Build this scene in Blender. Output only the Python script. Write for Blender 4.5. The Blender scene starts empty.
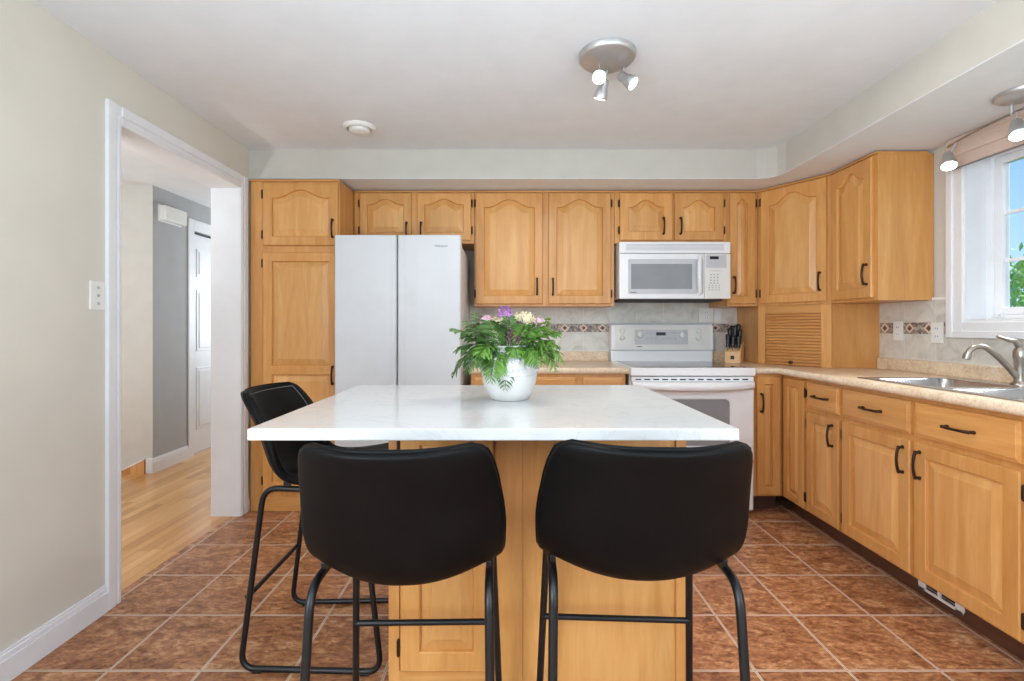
import bpy, bmesh, math, random
from mathutils import Vector, Matrix, Euler
random.seed(7)
S = bpy.context.scene
COL = S.collection
PI = math.pi

# ------------------------------------------------------------------ camera, world, lights, exposure
cd = bpy.data.cameras.new('camera'); cam = bpy.data.objects.new('camera', cd); COL.objects.link(cam)
cam.location = (0, 0, 1.175); cam.rotation_euler = (PI/2, 0, 0)
cd.sensor_width = 36; cd.lens = 480/1024*36
cd.shift_x = 4/1024; cd.shift_y = -13.5/1024
cd.clip_start = 0.02
S.camera = cam

W = bpy.data.worlds.new('world'); S.world = W; W.use_nodes = True
wn = W.node_tree.nodes; wl = W.node_tree.links; wn.clear()
wo = wn.new('ShaderNodeOutputWorld'); wb = wn.new('ShaderNodeBackground')
tc = wn.new('ShaderNodeTexCoord'); sx = wn.new('ShaderNodeSeparateXYZ'); cr = wn.new('ShaderNodeValToRGB')
wl.new(tc.outputs['Generated'], sx.inputs[0]); wl.new(sx.outputs['Z'], cr.inputs[0])
cr.color_ramp.elements[0].position = 0.0; cr.color_ramp.elements[0].color = (.44, .68, .92, 1)
cr.color_ramp.elements[1].position = 0.45; cr.color_ramp.elements[1].color = (.08, .27, .68, 1)
wl.new(cr.outputs[0], wb.inputs['Color']); wb.inputs['Strength'].default_value = 1.4
wl.new(wb.outputs[0], wo.inputs['Surface'])

aim = lambda d: tuple(Vector((0, 0, -1)).rotation_difference(Vector(d)).to_euler())
def lamp(name, kind, loc, rot=(0, 0, 0), energy=10, size=1, size_y=None, color=(1, 1, 1), **kw):
    d = bpy.data.lights.new(name, kind); d.energy = energy; d.color = color
    if kind == 'AREA':
        d.size = size
        if size_y: d.shape = 'RECTANGLE'; d.size_y = size_y
    elif kind == 'SUN': d.angle = size
    else: d.shadow_soft_size = size
    for k, v in kw.items(): setattr(d, k, v)
    o = bpy.data.objects.new(name, d); o.location = loc; o.rotation_euler = rot; COL.objects.link(o); return o
# fill lamps added behind the camera and in the hall, then kitchen window daylight
lamp('rear_fill', 'AREA', (0.1, -2.55, 1.25), (PI/2, 0, 0), 4, 3.0, 2.2, (.78, .90, 1))  # added frontal fill from behind the camera, no door seen there
lamp('ceiling_fill', 'AREA', (0.15, -.6, .7), (PI, 0, 0), 96, 3.0, 1.3, (.69, .865, 1))  # added lamp aimed up to brighten the ceiling
lamp('hall_fill', 'AREA', (-2.45, 1.2, .8), aim((-.75, .1, .66)), 68, 1.0, 1.0, (.88, .95, 1))  # added out of view behind the left wall to brighten the hall
lamp('hall_end_fill', 'AREA', (-1.95, 5.5, 1.5), aim((-1, -.5, 0)), 42, 1.0, 1.5, (.86, .94, 1))  # added fill for the grey corridor wall, hidden from the camera
lamp('left_wall_fill', 'AREA', (1.5, -1.1, 1.4), aim((-1, .02, .1)), 50, 1.3, 1.5, (.80, .91, 1))  # added fill to lift the left wall, no window behind it
lamp('right_run_fill', 'AREA', (-1.40, -1.0, 1.35), aim((1, .05, -.06)), 88, 1.2, 1.4, (.82, .92, 1))  # added fill for the right-hand base cabinets, no window behind it

lamp('sun', 'SUN', (6, 3, 8), aim((-.76, .10, -.64)), 7.0, 0.5, None, (1, .985, .96))
por = lamp('window_portal', 'AREA', (2.47, 1.91, 1.62), (0, PI/2, 0), 1, .84, 1.0); por.data.cycles.is_portal = True

S.view_settings.view_transform = 'Standard'; S.view_settings.look = 'None'
S.view_settings.gamma = 1; S.view_settings.use_curve_mapping = False
S.view_settings.exposure = 0.04
S.cycles.max_bounces = 10; S.cycles.diffuse_bounces = 6; S.cycles.glossy_bounces = 4
S.cycles.transparent_max_bounces = 12; S.cycles.caustics_reflective = False; S.cycles.caustics_refractive = False
S.cycles.sample_clamp_indirect = 6
S.cycles.use_denoising = True

# ------------------------------------------------------------------ materials
def lin(c):
    f = lambda v: v/12.92 if v <= .04045 else ((v+.055)/1.055)**2.4
    return tuple(f(v/255) for v in c) + (1,)
class NT:
    def __init__(s, name):
        s.m = bpy.data.materials.new(name); s.m.use_nodes = True
        s.n = s.m.node_tree.nodes; s.l = s.m.node_tree.links
        s.b = s.n['Principled BSDF']
    def new(s, t, **kw):
        n = s.n.new(t)
        for k, v in kw.items(): setattr(n, k, v)
        return n
    def inp(s, node, key, v):
        if hasattr(v, 'is_linked') or hasattr(v, 'links'): s.l.new(v, node.inputs[key])
        else: node.inputs[key].default_value = v
    def math(s, op, a, b=0.0, c=None):
        n = s.new('ShaderNodeMath', operation=op); s.inp(n, 0, a); s.inp(n, 1, b)
        if c is not None: s.inp(n, 2, c)
        return n.outputs[0]
    def coord(s, kind='Object', scale=(1, 1, 1), rot=(0, 0, 0), loc=(0, 0, 0)):
        t = s.new('ShaderNodeTexCoord'); m = s.new('ShaderNodeMapping')
        m.inputs['Scale'].default_value = scale; m.inputs['Rotation'].default_value = rot; m.inputs['Location'].default_value = loc
        s.l.new(t.outputs[kind], m.inputs[0]); return m.outputs[0]
    def noise(s, vec, scale, detail=4, rough=.5, dist=0):
        n = s.new('ShaderNodeTexNoise'); s.l.new(vec, n.inputs['Vector'])
        n.inputs['Scale'].default_value = scale; n.inputs['Detail'].default_value = detail
        n.inputs['Roughness'].default_value = rough; n.inputs['Distortion'].default_value = dist
        return n.outputs['Fac']
    def ramp(s, fac, stops):
        n = s.new('ShaderNodeValToRGB'); s.l.new(fac, n.inputs[0]); e = n.color_ramp.elements
        while len(e) < len(stops): e.new(.5)
        for i, (p, c) in enumerate(stops): e[i].position = p; e[i].color = c if len(c) == 4 else lin(c)
        return n.outputs[0]
    def mix(s, fac, a, b, mode='MIX'):
        n = s.new('ShaderNodeMix', data_type='RGBA', blend_type=mode)
        s.inp(n, 0, fac); s.inp(n, 6, a); s.inp(n, 7, b); return n.outputs[2]
    def bump(s, h, strength=.2, dist=.002):
        n = s.new('ShaderNodeBump'); s.l.new(h, n.inputs['Height'])
        n.inputs['Strength'].default_value = strength; n.inputs['Distance'].default_value = dist
        s.l.new(n.outputs[0], s.b.inputs['Normal'])
    def set(s, **kw):
        names = dict(color='Base Color', rough='Roughness', metal='Metallic', spec='Specular IOR Level', coat='Coat Weight',
                     coat_rough='Coat Roughness', emit='Emission Color', emit_s='Emission Strength', sheen='Sheen Weight', ior='IOR')
        for k, v in kw.items(): s.inp(s.b, names[k], v)
        return s.m
def simple(name, c, rough=.5, metal=0, var=.03, scale=8, **kw):
    t = NT(name); f = t.noise(t.coord(), scale, 3)
    a = tuple(max(0, x*(1-var)) for x in c); b = tuple(min(255, x*(1+var)) for x in c)
    return t.set(color=t.ramp(f, [(.35, a), (.65, b)]), rough=rough, metal=metal, **kw)

M = {}
def wood(name, axis, c0, c1, c2, rough=.38):
    t = NT(name); sc = [9, 9, 9]; sc[axis] = .9
    oi = t.new('ShaderNodeObjectInfo')
    v = t.new('ShaderNodeVectorMath', operation='ADD')
    cb = t.new('ShaderNodeCombineXYZ'); r = t.math('MULTIPLY', oi.outputs['Random'], 37.0)
    for k in range(3): t.l.new(r, cb.inputs[k])
    t.l.new(t.coord('Object', sc), v.inputs[0]); t.l.new(cb.outputs[0], v.inputs[1])
    f1 = t.noise(v.outputs[0], 1.3, 5, .55, 1.2); f2 = t.noise(v.outputs[0], 9, 3, .6, .3)
    f = t.math('ADD', t.math('MULTIPLY', f1, .72), t.math('MULTIPLY', f2, .28))
    col = t.ramp(f, [(.3, c0), (.5, c1), (.72, c2)])
    hsv = t.new('ShaderNodeHueSaturation'); t.l.new(col, hsv.inputs['Color'])
    t.l.new(t.math('ADD', t.math('MULTIPLY', oi.outputs['Random'], .12), .94), hsv.inputs['Value'])
    t.bump(f2, .06, .001)
    return t.set(color=hsv.outputs[0], rough=rough, spec=.45, coat=.25, coat_rough=.25)
MA = ((194, 134, 70), (209, 150, 84), (222, 168, 103))
M['maple'] = wood('maple_upright_grain', 2, *MA)
M['maple_h'] = wood('maple_level_grain', 0, *MA)
M['maple_panel'] = wood('maple_panel_grain', 2, (201, 143, 78), (214, 158, 93), (226, 176, 112))
M['tambour'] = wood('tambour_wood', 0, (188, 124, 64), (202, 140, 76), (213, 156, 92))
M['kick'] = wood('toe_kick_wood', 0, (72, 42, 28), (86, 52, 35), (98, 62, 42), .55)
M['block'] = wood('knife_block_wood', 2, (206, 158, 104), (218, 173, 120), (226, 184, 134))
M['wall'] = simple('beige_wall_paint', (212, 207, 195), .75, var=.01, scale=3)
M['soffit'] = simple('shaded_wall_paint', (197, 193, 184), .75, var=.01)  # wall paint in a darker copy, shade of the soffit faces put into the colour
M['hallwall'] = simple('warm_hall_paint', (206, 204, 199), .75, var=.01)
M['greywall'] = simple('grey_hall_paint', (172, 172, 172), .75, var=.01)
M['coolwall'] = simple('cool_grey_paint', (205, 203, 198), .75, var=.01)
M['ceiling'] = simple('ceiling_paint', (225, 228, 231), .85, var=.008)
M['trim'] = simple('white_trim_paint', (228, 229, 232), .4, var=.008)
M['vinyl'] = simple('white_window_vinyl', (232, 233, 235), .35, var=.01)
M['enamel'] = simple('white_enamel', (238, 239, 241), .22, var=.006, coat=.3, coat_rough=.1)
M['fridge'] = simple('white_fridge_steel', (208, 210, 213), .42, var=.008, spec=.4)
M['plastic'] = simple('white_plastic', (228, 227, 222), .4, var=.01)
M['panelgrey'] = simple('pale_grey_panel', (196, 198, 202), .4, var=.01)
M['btn'] = simple('button_grey', (176, 179, 185), .5)
M['dark'] = simple('dark_display', (22, 22, 24), .25)
M['gap'] = simple('dark_gap', (52, 53, 55), .6)
M['ovenglass'] = simple('grey_oven_window', (138, 141, 145), .12, var=.02)
M['glassblack'] = simple('black_ceramic_glass', (16, 16, 18), .06)
M['bronze'] = simple('dark_bronze', (66, 48, 38), .38, .75, var=.1)
M['nickel'] = simple('brushed_nickel', (196, 196, 196), .42, .8, var=.03)
M['satin'] = simple('satin_nickel', (172, 165, 156), .3, .95, var=.04)
M['steel'] = simple('stainless_steel', (196, 197, 199), .24, .95, var=.03)
M['blackmetal'] = simple('black_powder_coat', (21, 21, 23), .38, .2, var=.05)
M['stitch'] = simple('grey_stitching', (118, 116, 112), .7)
M['handle_black'] = simple('black_knife_handle', (20, 19, 20), .35)
M['grey_text'] = simple('grey_lettering', (98, 100, 104), .4)
M['stem'] = simple('green_stem', (70, 104, 48), .6)
t = NT('black_leather'); v = t.coord('Object', (1, 1, 1))
f = t.noise(v, 260, 3); g = t.noise(v, 7, 4)
t.bump(f, .16, .0012); M['leather'] = t.set(color=t.ramp(g, [(.3, (7, 7, 8)), (.7, (11, 11, 12))]), rough=t.math('ADD', t.math('MULTIPLY', g, .12), .44), spec=.13)

# floor tiles: real grid in metres
t = NT('slate_floor_tile'); v = t.coord('Object'); xyz = t.new('ShaderNodeSeparateXYZ'); t.l.new(v, xyz.inputs[0])
s_ = .3158
gx = t.math('DIVIDE', t.math('SUBTRACT', xyz.outputs['X'], .845), s_); gy = t.math('DIVIDE', t.math('SUBTRACT', xyz.outputs['Y'], 1.957), s_)
ex = t.math('ABSOLUTE', t.math('SUBTRACT', t.math('FRACT', gx), .5)); ey = t.math('ABSOLUTE', t.math('SUBTRACT', t.math('FRACT', gy), .5))
ed = t.math('MAXIMUM', ex, ey); gr = t.math('GREATER_THAN', ed, .485); groove = t.math('GREATER_THAN', ed, .4965)
idv = t.new('ShaderNodeCombineXYZ'); t.l.new(t.math('FLOOR', gx), idv.inputs[0]); t.l.new(t.math('FLOOR', gy), idv.inputs[1])
wnz = t.new('ShaderNodeTexWhiteNoise', noise_dimensions='2D'); t.l.new(idv.outputs[0], wnz.inputs['Vector'])
off = t.new('ShaderNodeVectorMath', operation='MULTIPLY_ADD'); t.l.new(wnz.outputs['Color'], off.inputs[0]); off.inputs[1].default_value = (9, 9, 9); t.l.new(v, off.inputs[2])
st = t.new('ShaderNodeMapping'); st.inputs['Scale'].default_value = (1, 1.9, 1); st.inputs['Rotation'].default_value = (0, 0, .5); t.l.new(off.outputs[0], st.inputs[0])
n1 = t.noise(st.outputs[0], 9, 6, .65, 1.0); n2 = t.noise(st.outputs[0], 34, 5, .7, .6)
mx = t.math('ADD', t.math('MULTIPLY', n1, .5), t.math('MULTIPLY', n2, .5))
tile = t.ramp(mx, [(.38, (112, 68, 44)), (.47, (152, 99, 66)), (.54, (178, 124, 84)), (.64, (208, 164, 122))])
hs = t.new('ShaderNodeHueSaturation'); t.l.new(tile, hs.inputs['Color']); t.l.new(t.math('ADD', t.math('MULTIPLY', wnz.outputs['Value'], .18), .9), hs.inputs['Value'])
t.bump(t.math('SUBTRACT', t.math('MULTIPLY', mx, .5), t.math('MULTIPLY', gr, .8)), .35, .004)
M['tile'] = t.set(color=t.mix(groove, t.mix(gr, hs.outputs[0], lin((204, 184, 166))), lin((160, 130, 110))), rough=t.math('ADD', t.math('MULTIPLY', gr, .4), t.math('ADD', t.math('MULTIPLY', n2, .2), .3)), spec=.45)

# hardwood strips running away from the camera
t = NT('oak_strip_floor'); v = t.coord('Object'); xyz = t.new('ShaderNodeSeparateXYZ'); t.l.new(v, xyz.inputs[0])
px = t.math('DIVIDE', xyz.outputs['X'], .057); pid = t.math('FLOOR', px)
w1 = t.new('ShaderNodeTexWhiteNoise', noise_dimensions='1D'); t.l.new(pid, w1.inputs['W'])
py = t.math('ADD', t.math('DIVIDE', xyz.outputs['Y'], .75), t.math('MULTIPLY', w1.outputs['Value'], 7.0)); pyd = t.math('FLOOR', py)
cb = t.new('ShaderNodeCombineXYZ'); t.l.new(pid, cb.inputs[0]); t.l.new(pyd, cb.inputs[1])
w2 = t.new('ShaderNodeTexWhiteNoise', noise_dimensions='2D'); t.l.new(cb.outputs[0], w2.inputs['Vector'])
gn = t.noise(t.coord('Object', (14, 1.2, 1)), 2, 5, .6, .8)
f = t.math('ADD', t.math('MULTIPLY', w2.outputs['Value'], .55), t.math('MULTIPLY', gn, .45))
seam = t.math('GREATER_THAN', t.math('ABSOLUTE', t.math('SUBTRACT', t.math('FRACT', px), .5)), .485)
M['oak'] = t.set(color=t.mix(seam, t.ramp(f, [(.2, (186, 128, 70)), (.5, (211, 155, 92)), (.8, (228, 178, 116))]), lin((150, 98, 52))), rough=.3, coat=.3, coat_rough=.15)

# marbled wall tile; the axis (0 = x, 1 = y) is the one the wall runs along
def wall_tile(name, axis, phase):
    t = NT(name); v = t.coord('Object'); xyz = t.new('ShaderNodeSeparateXYZ'); t.l.new(v, xyz.inputs[0])
    g = t.math('FRACT', t.math('DIVIDE', t.math('SUBTRACT', xyz.outputs[axis], phase), .2035))
    zz = t.math('FRACT', t.math('DIVIDE', t.math('SUBTRACT', xyz.outputs['Z'], 1.198), .2035))
    gr = t.math('GREATER_THAN', t.math('MAXIMUM', t.math('ABSOLUTE', t.math('SUBTRACT', g, .5)), t.math('ABSOLUTE', t.math('SUBTRACT', zz, .5))), .489)
    n = t.noise(v, 7, 6, .6, 1.6)
    c = t.ramp(n, [(.3, (190, 186, 177)), (.5, (211, 208, 200)), (.7, (223, 221, 214))])
    t.bump(gr, .3, -.001)
    return t.set(color=t.mix(gr, c, lin((222, 219, 212))), rough=.3)
M['walltile_x'] = wall_tile('marbled_wall_tile_back', 0, .98)
M['walltile_y'] = wall_tile('marbled_wall_tile_side', 1, 2.775)
t = NT('border_tile'); n = t.noise(t.coord('Object'), 55, 4, .6, 1.2)
M['border'] = t.set(color=t.ramp(n, [(.36, (84, 70, 70)), (.48, (142, 124, 116)), (.58, (186, 174, 160)), (.72, (206, 196, 182))]), rough=.4)
M['diamond_pale'] = simple('pale_border_diamond', (214, 204, 186), .4)
M['diamond_red'] = simple('russet_border_diamond', (150, 78, 54), .4)
M['diamond_dark'] = simple('umber_border_diamond', (88, 62, 52), .4)

t = NT('speckled_laminate'); v = t.coord('Object'); a = t.noise(v, 120, 4, .7); b = t.noise(v, 18, 4, .6, .5)
f = t.math('ADD', t.math('MULTIPLY', a, .65), t.math('MULTIPLY', b, .35))
M['laminate'] = t.set(color=t.ramp(f, [(.36, (196, 168, 138)), (.5, (224, 201, 172)), (.64, (236, 219, 196))]), rough=.3, spec=.5)
t = NT('white_quartz'); v = t.coord('Object'); a = t.noise(v, 2.6, 8, .62, 2.2); b = t.noise(v, 160, 2)
vein = t.math('ABSOLUTE', t.math('SUBTRACT', a, .5))
c = t.ramp(vein, [(0, (200, 200, 201)), (.006, (208, 208, 208)), (.02, (212, 212, 211))])
M['quartz'] = t.set(color=c, rough=.12, spec=.5)
t = NT('white_glazed_ceramic'); M['ceramic'] = t.set(color=t.ramp(t.noise(t.coord(), 14), [(.4, (202, 201, 199)), (.6, (210, 209, 207))]), rough=.22, coat=.3)
t = NT('woven_blind_fabric'); f = t.noise(t.coord('Object', (1, 1, 14)), 40, 3); t.bump(f, .15)
M['fabric'] = t.set(color=t.ramp(f, [(.3, (196, 172, 158)), (.7, (212, 190, 176))]), rough=.85)
def leafmat(name, c0, c1):
    t = NT(name); f = t.noise(t.coord('Object'), 30, 3)
    oi = t.new('ShaderNodeObjectInfo'); h = t.new('ShaderNodeHueSaturation'); t.l.new(t.ramp(f, [(.3, c0), (.7, c1)]), h.inputs['Color'])
    t.l.new(t.math('ADD', t.math('MULTIPLY', oi.outputs['Random'], .3), .85), h.inputs['Value'])
    t.b.inputs['Subsurface Weight'].default_value = 0
    return t.set(color=h.outputs[0], rough=.5)
M['leaf_dark'] = leafmat('dark_fern_green', (50, 80, 36), (88, 122, 58))
M['leaf_light'] = leafmat('light_fern_green', (80, 124, 42), (124, 166, 74))
M['tree'] = leafmat('tree_leaf_green', (122, 178, 78), (186, 222, 128))
M['bark'] = simple('tree_bark', (98, 82, 66), .9, var=.2)
M['petal_purple'] = simple('purple_petals', (186, 136, 184), .6, var=.12, scale=40)
M['petal_pink'] = simple('pink_petals', (216, 178, 190), .6, var=.1, scale=40)
M['petal_cream'] = simple('cream_petals', (208, 194, 160), .6, var=.1, scale=40)
M['petal_brown'] = simple('dusky_brown_petals', (112, 86, 84), .7, var=.2, scale=40)
M['grass'] = simple('lawn', (96, 140, 66), .9, var=.2, scale=3)
def emitter(name, c, s):
    t = NT(name); return t.set(color=lin((255, 255, 250)), emit=lin(c), emit_s=s, rough=.4)
M['bulb'] = emitter('lit_bulb', (255, 250, 238), 9)
t = NT('window_glass'); nn = t.n; mixs = t.new('ShaderNodeMixShader'); tr = t.new('ShaderNodeBsdfTransparent'); gl = t.new('ShaderNodeBsdfGlossy'); fr = t.new('ShaderNodeFresnel')
gl.inputs['Roughness'].default_value = .02; fr.inputs['IOR'].default_value = 1.25
t.l.new(fr.outputs[0], mixs.inputs[0]); t.l.new(tr.outputs[0], mixs.inputs[1]); t.l.new(gl.outputs[0], mixs.inputs[2])
t.l.new(mixs.outputs[0], t.n['Material Output'].inputs['Surface']); M['glass'] = t.m

# ------------------------------------------------------------------ mesh helpers
class MB:
    """collects shapes that become ONE mesh object"""
    def __init__(s): s.v = []; s.f = []; s.sm = []
    def add(s, vs, fs, smooth=False):
        n = len(s.v); s.v += [tuple(p) for p in vs]; s.f += [[i+n for i in f] for f in fs]; s.sm += [smooth]*len(fs); return s
    def box(s, x0, x1, y0, y1, z0, z1, bev=0.0):
        if x0 > x1: x0, x1 = x1, x0
        if y0 > y1: y0, y1 = y1, y0
        if z0 > z1: z0, z1 = z1, z0
        bm = bmesh.new(); bmesh.ops.create_cube(bm, size=1)
        for v in bm.verts: v.co = Vector(((x0+x1)/2+v.co.x*(x1-x0), (y0+y1)/2+v.co.y*(y1-y0), (z0+z1)/2+v.co.z*(z1-z0)))
        if bev: bmesh.ops.bevel(bm, geom=list(bm.edges), offset=min(bev, .45*min(x1-x0, y1-y0, z1-z0)), segments=2, profile=.5, affect='EDGES')
        bm.verts.index_update(); s.add([v.co for v in bm.verts], [[v.index for v in f.verts] for f in bm.faces]); bm.free(); return s
    def prism(s, pts, a0, a1, plane='xy', bev=0.0):
        mp = {'xy': lambda p, a: (p[0], p[1], a), 'xz': lambda p, a: (p[0], a, p[1]), 'yz': lambda p, a: (a, p[0], p[1])}[plane]
        n = len(pts); bm = bmesh.new()
        A = [bm.verts.new(mp(p, a0)) for p in pts]; B = [bm.verts.new(mp(p, a1)) for p in pts]
        bm.faces.new(A[::-1]); bm.faces.new(B)
        for i in range(n): bm.faces.new((A[i], A[(i+1) % n], B[(i+1) % n], B[i]))
        bmesh.ops.recalc_face_normals(bm, faces=list(bm.faces))
        if bev: bmesh.ops.bevel(bm, geom=list(bm.edges), offset=bev, segments=2, profile=.5, affect='EDGES')
        bm.verts.index_update(); s.add([v.co for v in bm.verts], [[v.index for v in f.verts] for f in bm.faces]); bm.free(); return s
    def loft(s, loops, cap0=True, cap1=True, closed=True, smooth=True, ring=False):
        n = len(loops[0]); vs = [p for L in loops for p in L]; fs = []
        m = len(loops)
        for i in range(m if ring else m-1):
            j = (i+1) % m
            for k in range(n if closed else n-1):
                k2 = (k+1) % n; fs.append([i*n+k, i*n+k2, j*n+k2, j*n+k])
        s.add(vs, fs, smooth)
        if not ring:
            if cap0: s.add(loops[0][::-1], [list(range(n))])
            if cap1: s.add(loops[-1], [list(range(n))])
        return s
    def lathe(s, prof, c=(0, 0, 0), axis=(0, 0, 1), n=32, cap0=True, cap1=True, smooth=True):
        q = Vector((0, 0, 1)).rotation_difference(Vector(axis)); c = Vector(c)
        loops = [[c+q @ Vector((r*math.cos(2*PI*k/n), r*math.sin(2*PI*k/n), z)) for k in range(n)] for r, z in prof]
        return s.loft(loops, cap0, cap1, True, smooth)
    def cyl(s, a, b, r, r2=None, n=16):
        a = Vector(a); b = Vector(b); d = b-a
        return s.lathe([(r, 0), (r if r2 is None else r2, d.length)], a, d.normalized(), n)
    def tube(s, pts, r, n=10, closed=False):
        P = [Vector(p) for p in pts]; m = len(P); loops = []; up = None
        for i in range(m):
            if closed: d = P[(i+1) % m]-P[i-1]
            else: d = P[min(i+1, m-1)]-P[max(i-1, 0)]
            d.normalize()
            if up is None:
                up = Vector((0, 0, 1)) if abs(d.z) < .9 else Vector((1, 0, 0))
            up = (up-d*up.dot(d)).normalized(); sd = d.cross(up)
            rr = r[i] if isinstance(r, (list, tuple)) else r
            loops.append([P[i]+(up*math.cos(2*PI*k/n)+sd*math.sin(2*PI*k/n))*rr for k in range(n)])
        return s.loft(loops, True, True, True, True, closed)
    def sphere(s, c, r, n=10, sz=1.0):
        pr = [(max(1e-4, r*math.sin(PI*i/n)), -r*sz*math.cos(PI*i/n)) for i in range(n+1)]
        return s.lathe(pr, c, (0, 0, 1), n*2)
    def xform(s, mat, start=0):
        for i in range(start, len(s.v)): s.v[i] = tuple(mat @ Vector(s.v[i]))
        return s
def fillet(pts, r, closed=False, n=5):
    P = [Vector(p) for p in pts]; out = []; m = len(P)
    for i in range(m):
        if not closed and i in (0, m-1): out.append(P[i]); continue
        a, b, c = P[i-1], P[i], P[(i+1) % m]
        u = (a-b); w = (c-b); d = min(r, u.length*.45, w.length*.45)
        p, q = b+u.normalized()*d, b+w.normalized()*d
        for k in range(n+1):
            t_ = k/n; out.append((1-t_)**2*p+2*t_*(1-t_)*b+t_*t_*q)
    return out
def rrect(x0, x1, y0, y1, r, z, n=5):
    out = []
    for cx, cy, a in ((x1-r, y1-r, 0), (x0+r, y1-r, 90), (x0+r, y0+r, 180), (x1-r, y0+r, 270)):
        for k in range(n+1):
            an = math.radians(a+90*k/n); out.append(Vector((cx+r*math.cos(an), cy+r*math.sin(an), z)))
    return out

def O(name, mb, mat, parent=None, local=False, label=None, smooth_angle=None):
    """one mesh object. World coordinates unless local; a child's mesh is kept relative to its thing."""
    me = bpy.data.meshes.new(name)
    off = Vector((0, 0, 0))
    if parent is not None and not local:
        root = parent
        while root.parent: root = root.parent
        off = root.location
        inv = Matrix.Rotation(-root.rotation_euler.z, 4, 'Z')
        vs = [inv @ (Vector(p)-off) for p in mb.v]
    else: vs = mb.v
    me.from_pydata([tuple(p) for p in vs], [], mb.f)
    bm = bmesh.new(); bm.from_mesh(me)
    if len(bm.faces) < 60000: bmesh.ops.recalc_face_normals(bm, faces=list(bm.faces))
    bm.to_mesh(me); bm.free()
    me.polygons.foreach_set('use_smooth', mb.sm)
    me.materials.append(M[mat] if isinstance(mat, str) else mat)
    o = bpy.data.objects.new(name, me); COL.objects.link(o)
    if parent is not None: o.parent = parent
    if label: o['label'] = label
    return o
def tag(o, label, cat, group=None, kind=None):
    o['label'] = label; o['category'] = cat
    if group: o['group'] = group
    if kind: o['kind'] = kind
    return o
def thing(name, label, cat, loc=(0, 0, 0), rz=0, group=None):
    o = bpy.data.objects.new(name, None); COL.objects.link(o); o.empty_display_size = .1
    o.location = loc; o.rotation_euler = (0, 0, rz); return tag(o, label, cat, group)
def struct(name, mb, mat, parent=None):
    o = O(name, mb, mat, parent)
    if parent is None: o['kind'] = 'structure'
    return o
def copy_tree(o, parent=None):
    c = o.copy(); COL.objects.link(c)
    if parent is not None: c.parent = parent
    for ch in [x for x in bpy.data.objects if x.parent == o]: copy_tree(ch, c)
    return c
def text(name, s, size, loc, rot, mat, parent, ext=.0004):
    cu = bpy.data.curves.new(name, 'FONT'); cu.body = s; cu.size = size; cu.extrude = ext; cu.align_x = 'CENTER'; cu.align_y = 'CENTER'
    cu.materials.append(M[mat]); tmp = bpy.data.objects.new(name+'_t', cu); COL.objects.link(tmp)
    dg = bpy.context.evaluated_depsgraph_get(); me = bpy.data.meshes.new_from_object(tmp.evaluated_get(dg))
    bpy.data.objects.remove(tmp); o = bpy.data.objects.new(name, me); COL.objects.link(o); o.parent = parent
    root = parent
    while root.parent: root = root.parent
    o.location = Vector(loc)-root.location; o.rotation_euler = rot; return o

# ------------------------------------------------------------------ room shell
XL, XR, YB, ZC, ZS = -1.666, 2.30, 3.66, 2.3175, 2.13
XH = -1.84                                             # hall face of the kitchen's left wall
DY0, DY1, DZ = 2.057, 2.98, 2.04                        # doorway
struct('floor', MB().box(XL-.055, XR+.2, -2.8, YB+.2, -.1, 0), 'tile')
struct('floor_hall', MB().box(-4.4, XL-.055, -.5, 6.7, -.1, .0), 'oak')
struct('ceiling', MB().box(-4.4, XR+.2, -2.8, 6.7, ZC, ZC+.12), 'ceiling')
lw = MB().box(XH, XL, -2.8, DY0, 0, ZC).box(XH, XL, DY1, YB+.1, 0, ZC).box(XH, XL, DY0, DY1, DZ, ZC)
struct('wall_left', lw, 'wall')
struct('wall_back', MB().box(XH, XR+.2, YB, YB+.12, 0, ZC), 'wall')
WY0, WY1, WZ0, WZ1 = 1.41, 2.41, 1.20, 2.04
rw = MB().box(XR, XR+.16, -2.8, WY0, 0, ZC).box(XR, XR+.16, WY1, YB, 0, ZC).box(XR, XR+.16, WY0, WY1, 0, WZ0).box(XR, XR+.16, WY0, WY1, WZ1, ZC)
struct('wall_right', rw, 'coolwall')
struct('wall_rear', MB().box(-4.4, -1.5, -2.9, -2.8, 0, ZC).box(1.7, XR+.2, -2.9, -2.8, 0, ZC).box(-1.5, 1.7, -2.9, -2.8, 2.06, ZC), 'wall')
# hall
struct('wall_hall', MB().box(-4.4, -2.86, 3.863, 3.98, 0, ZC), 'hallwall')
struct('wall_corridor', MB().box(-2.98, -2.86, 3.98, 4.355, 0, ZC).box(-2.98, -2.86, 5.12, 6.7, 0, ZC).box(-2.98, -2.86, 4.355, 5.12, 2.045, ZC).box(-2.861, -2.859, 3.865, 3.98, 0, ZC), 'greywall')
struct('wall_hall_end', MB().box(-2.86, XH, 6.6, 6.7, 0, ZC), 'hallwall')
struct('wall_hall_side', MB().box(-4.45, -4.38, -.5, 3.9, 0, ZC), 'hallwall')
struct('wall_hall_rear', MB().box(-4.4, XH, -.6, -.5, 0, ZC), 'hallwall')
struct('wall_corridor_right', MB().box(XH, XH+.1, YB+.1, 6.7, 0, ZC), 'greywall')

# soffit: dropped bulkhead along the back and over the window side
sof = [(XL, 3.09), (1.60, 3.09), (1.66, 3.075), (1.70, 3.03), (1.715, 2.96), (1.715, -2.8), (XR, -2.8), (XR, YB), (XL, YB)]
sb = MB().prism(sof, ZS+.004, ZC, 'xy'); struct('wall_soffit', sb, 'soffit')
sof2 = [(x+.001 if x > -1 else x, y) for x, y in sof]
struct('ceiling_soffit', MB().prism([(XL, 3.092), (1.60, 3.092), (1.662, 3.077), (1.702, 3.031), (1.717, 2.96), (1.717, -2.8), (XR, -2.8), (XR, YB), (XL, YB)], ZS, ZS+.004, 'xy'), 'ceiling')

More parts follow.
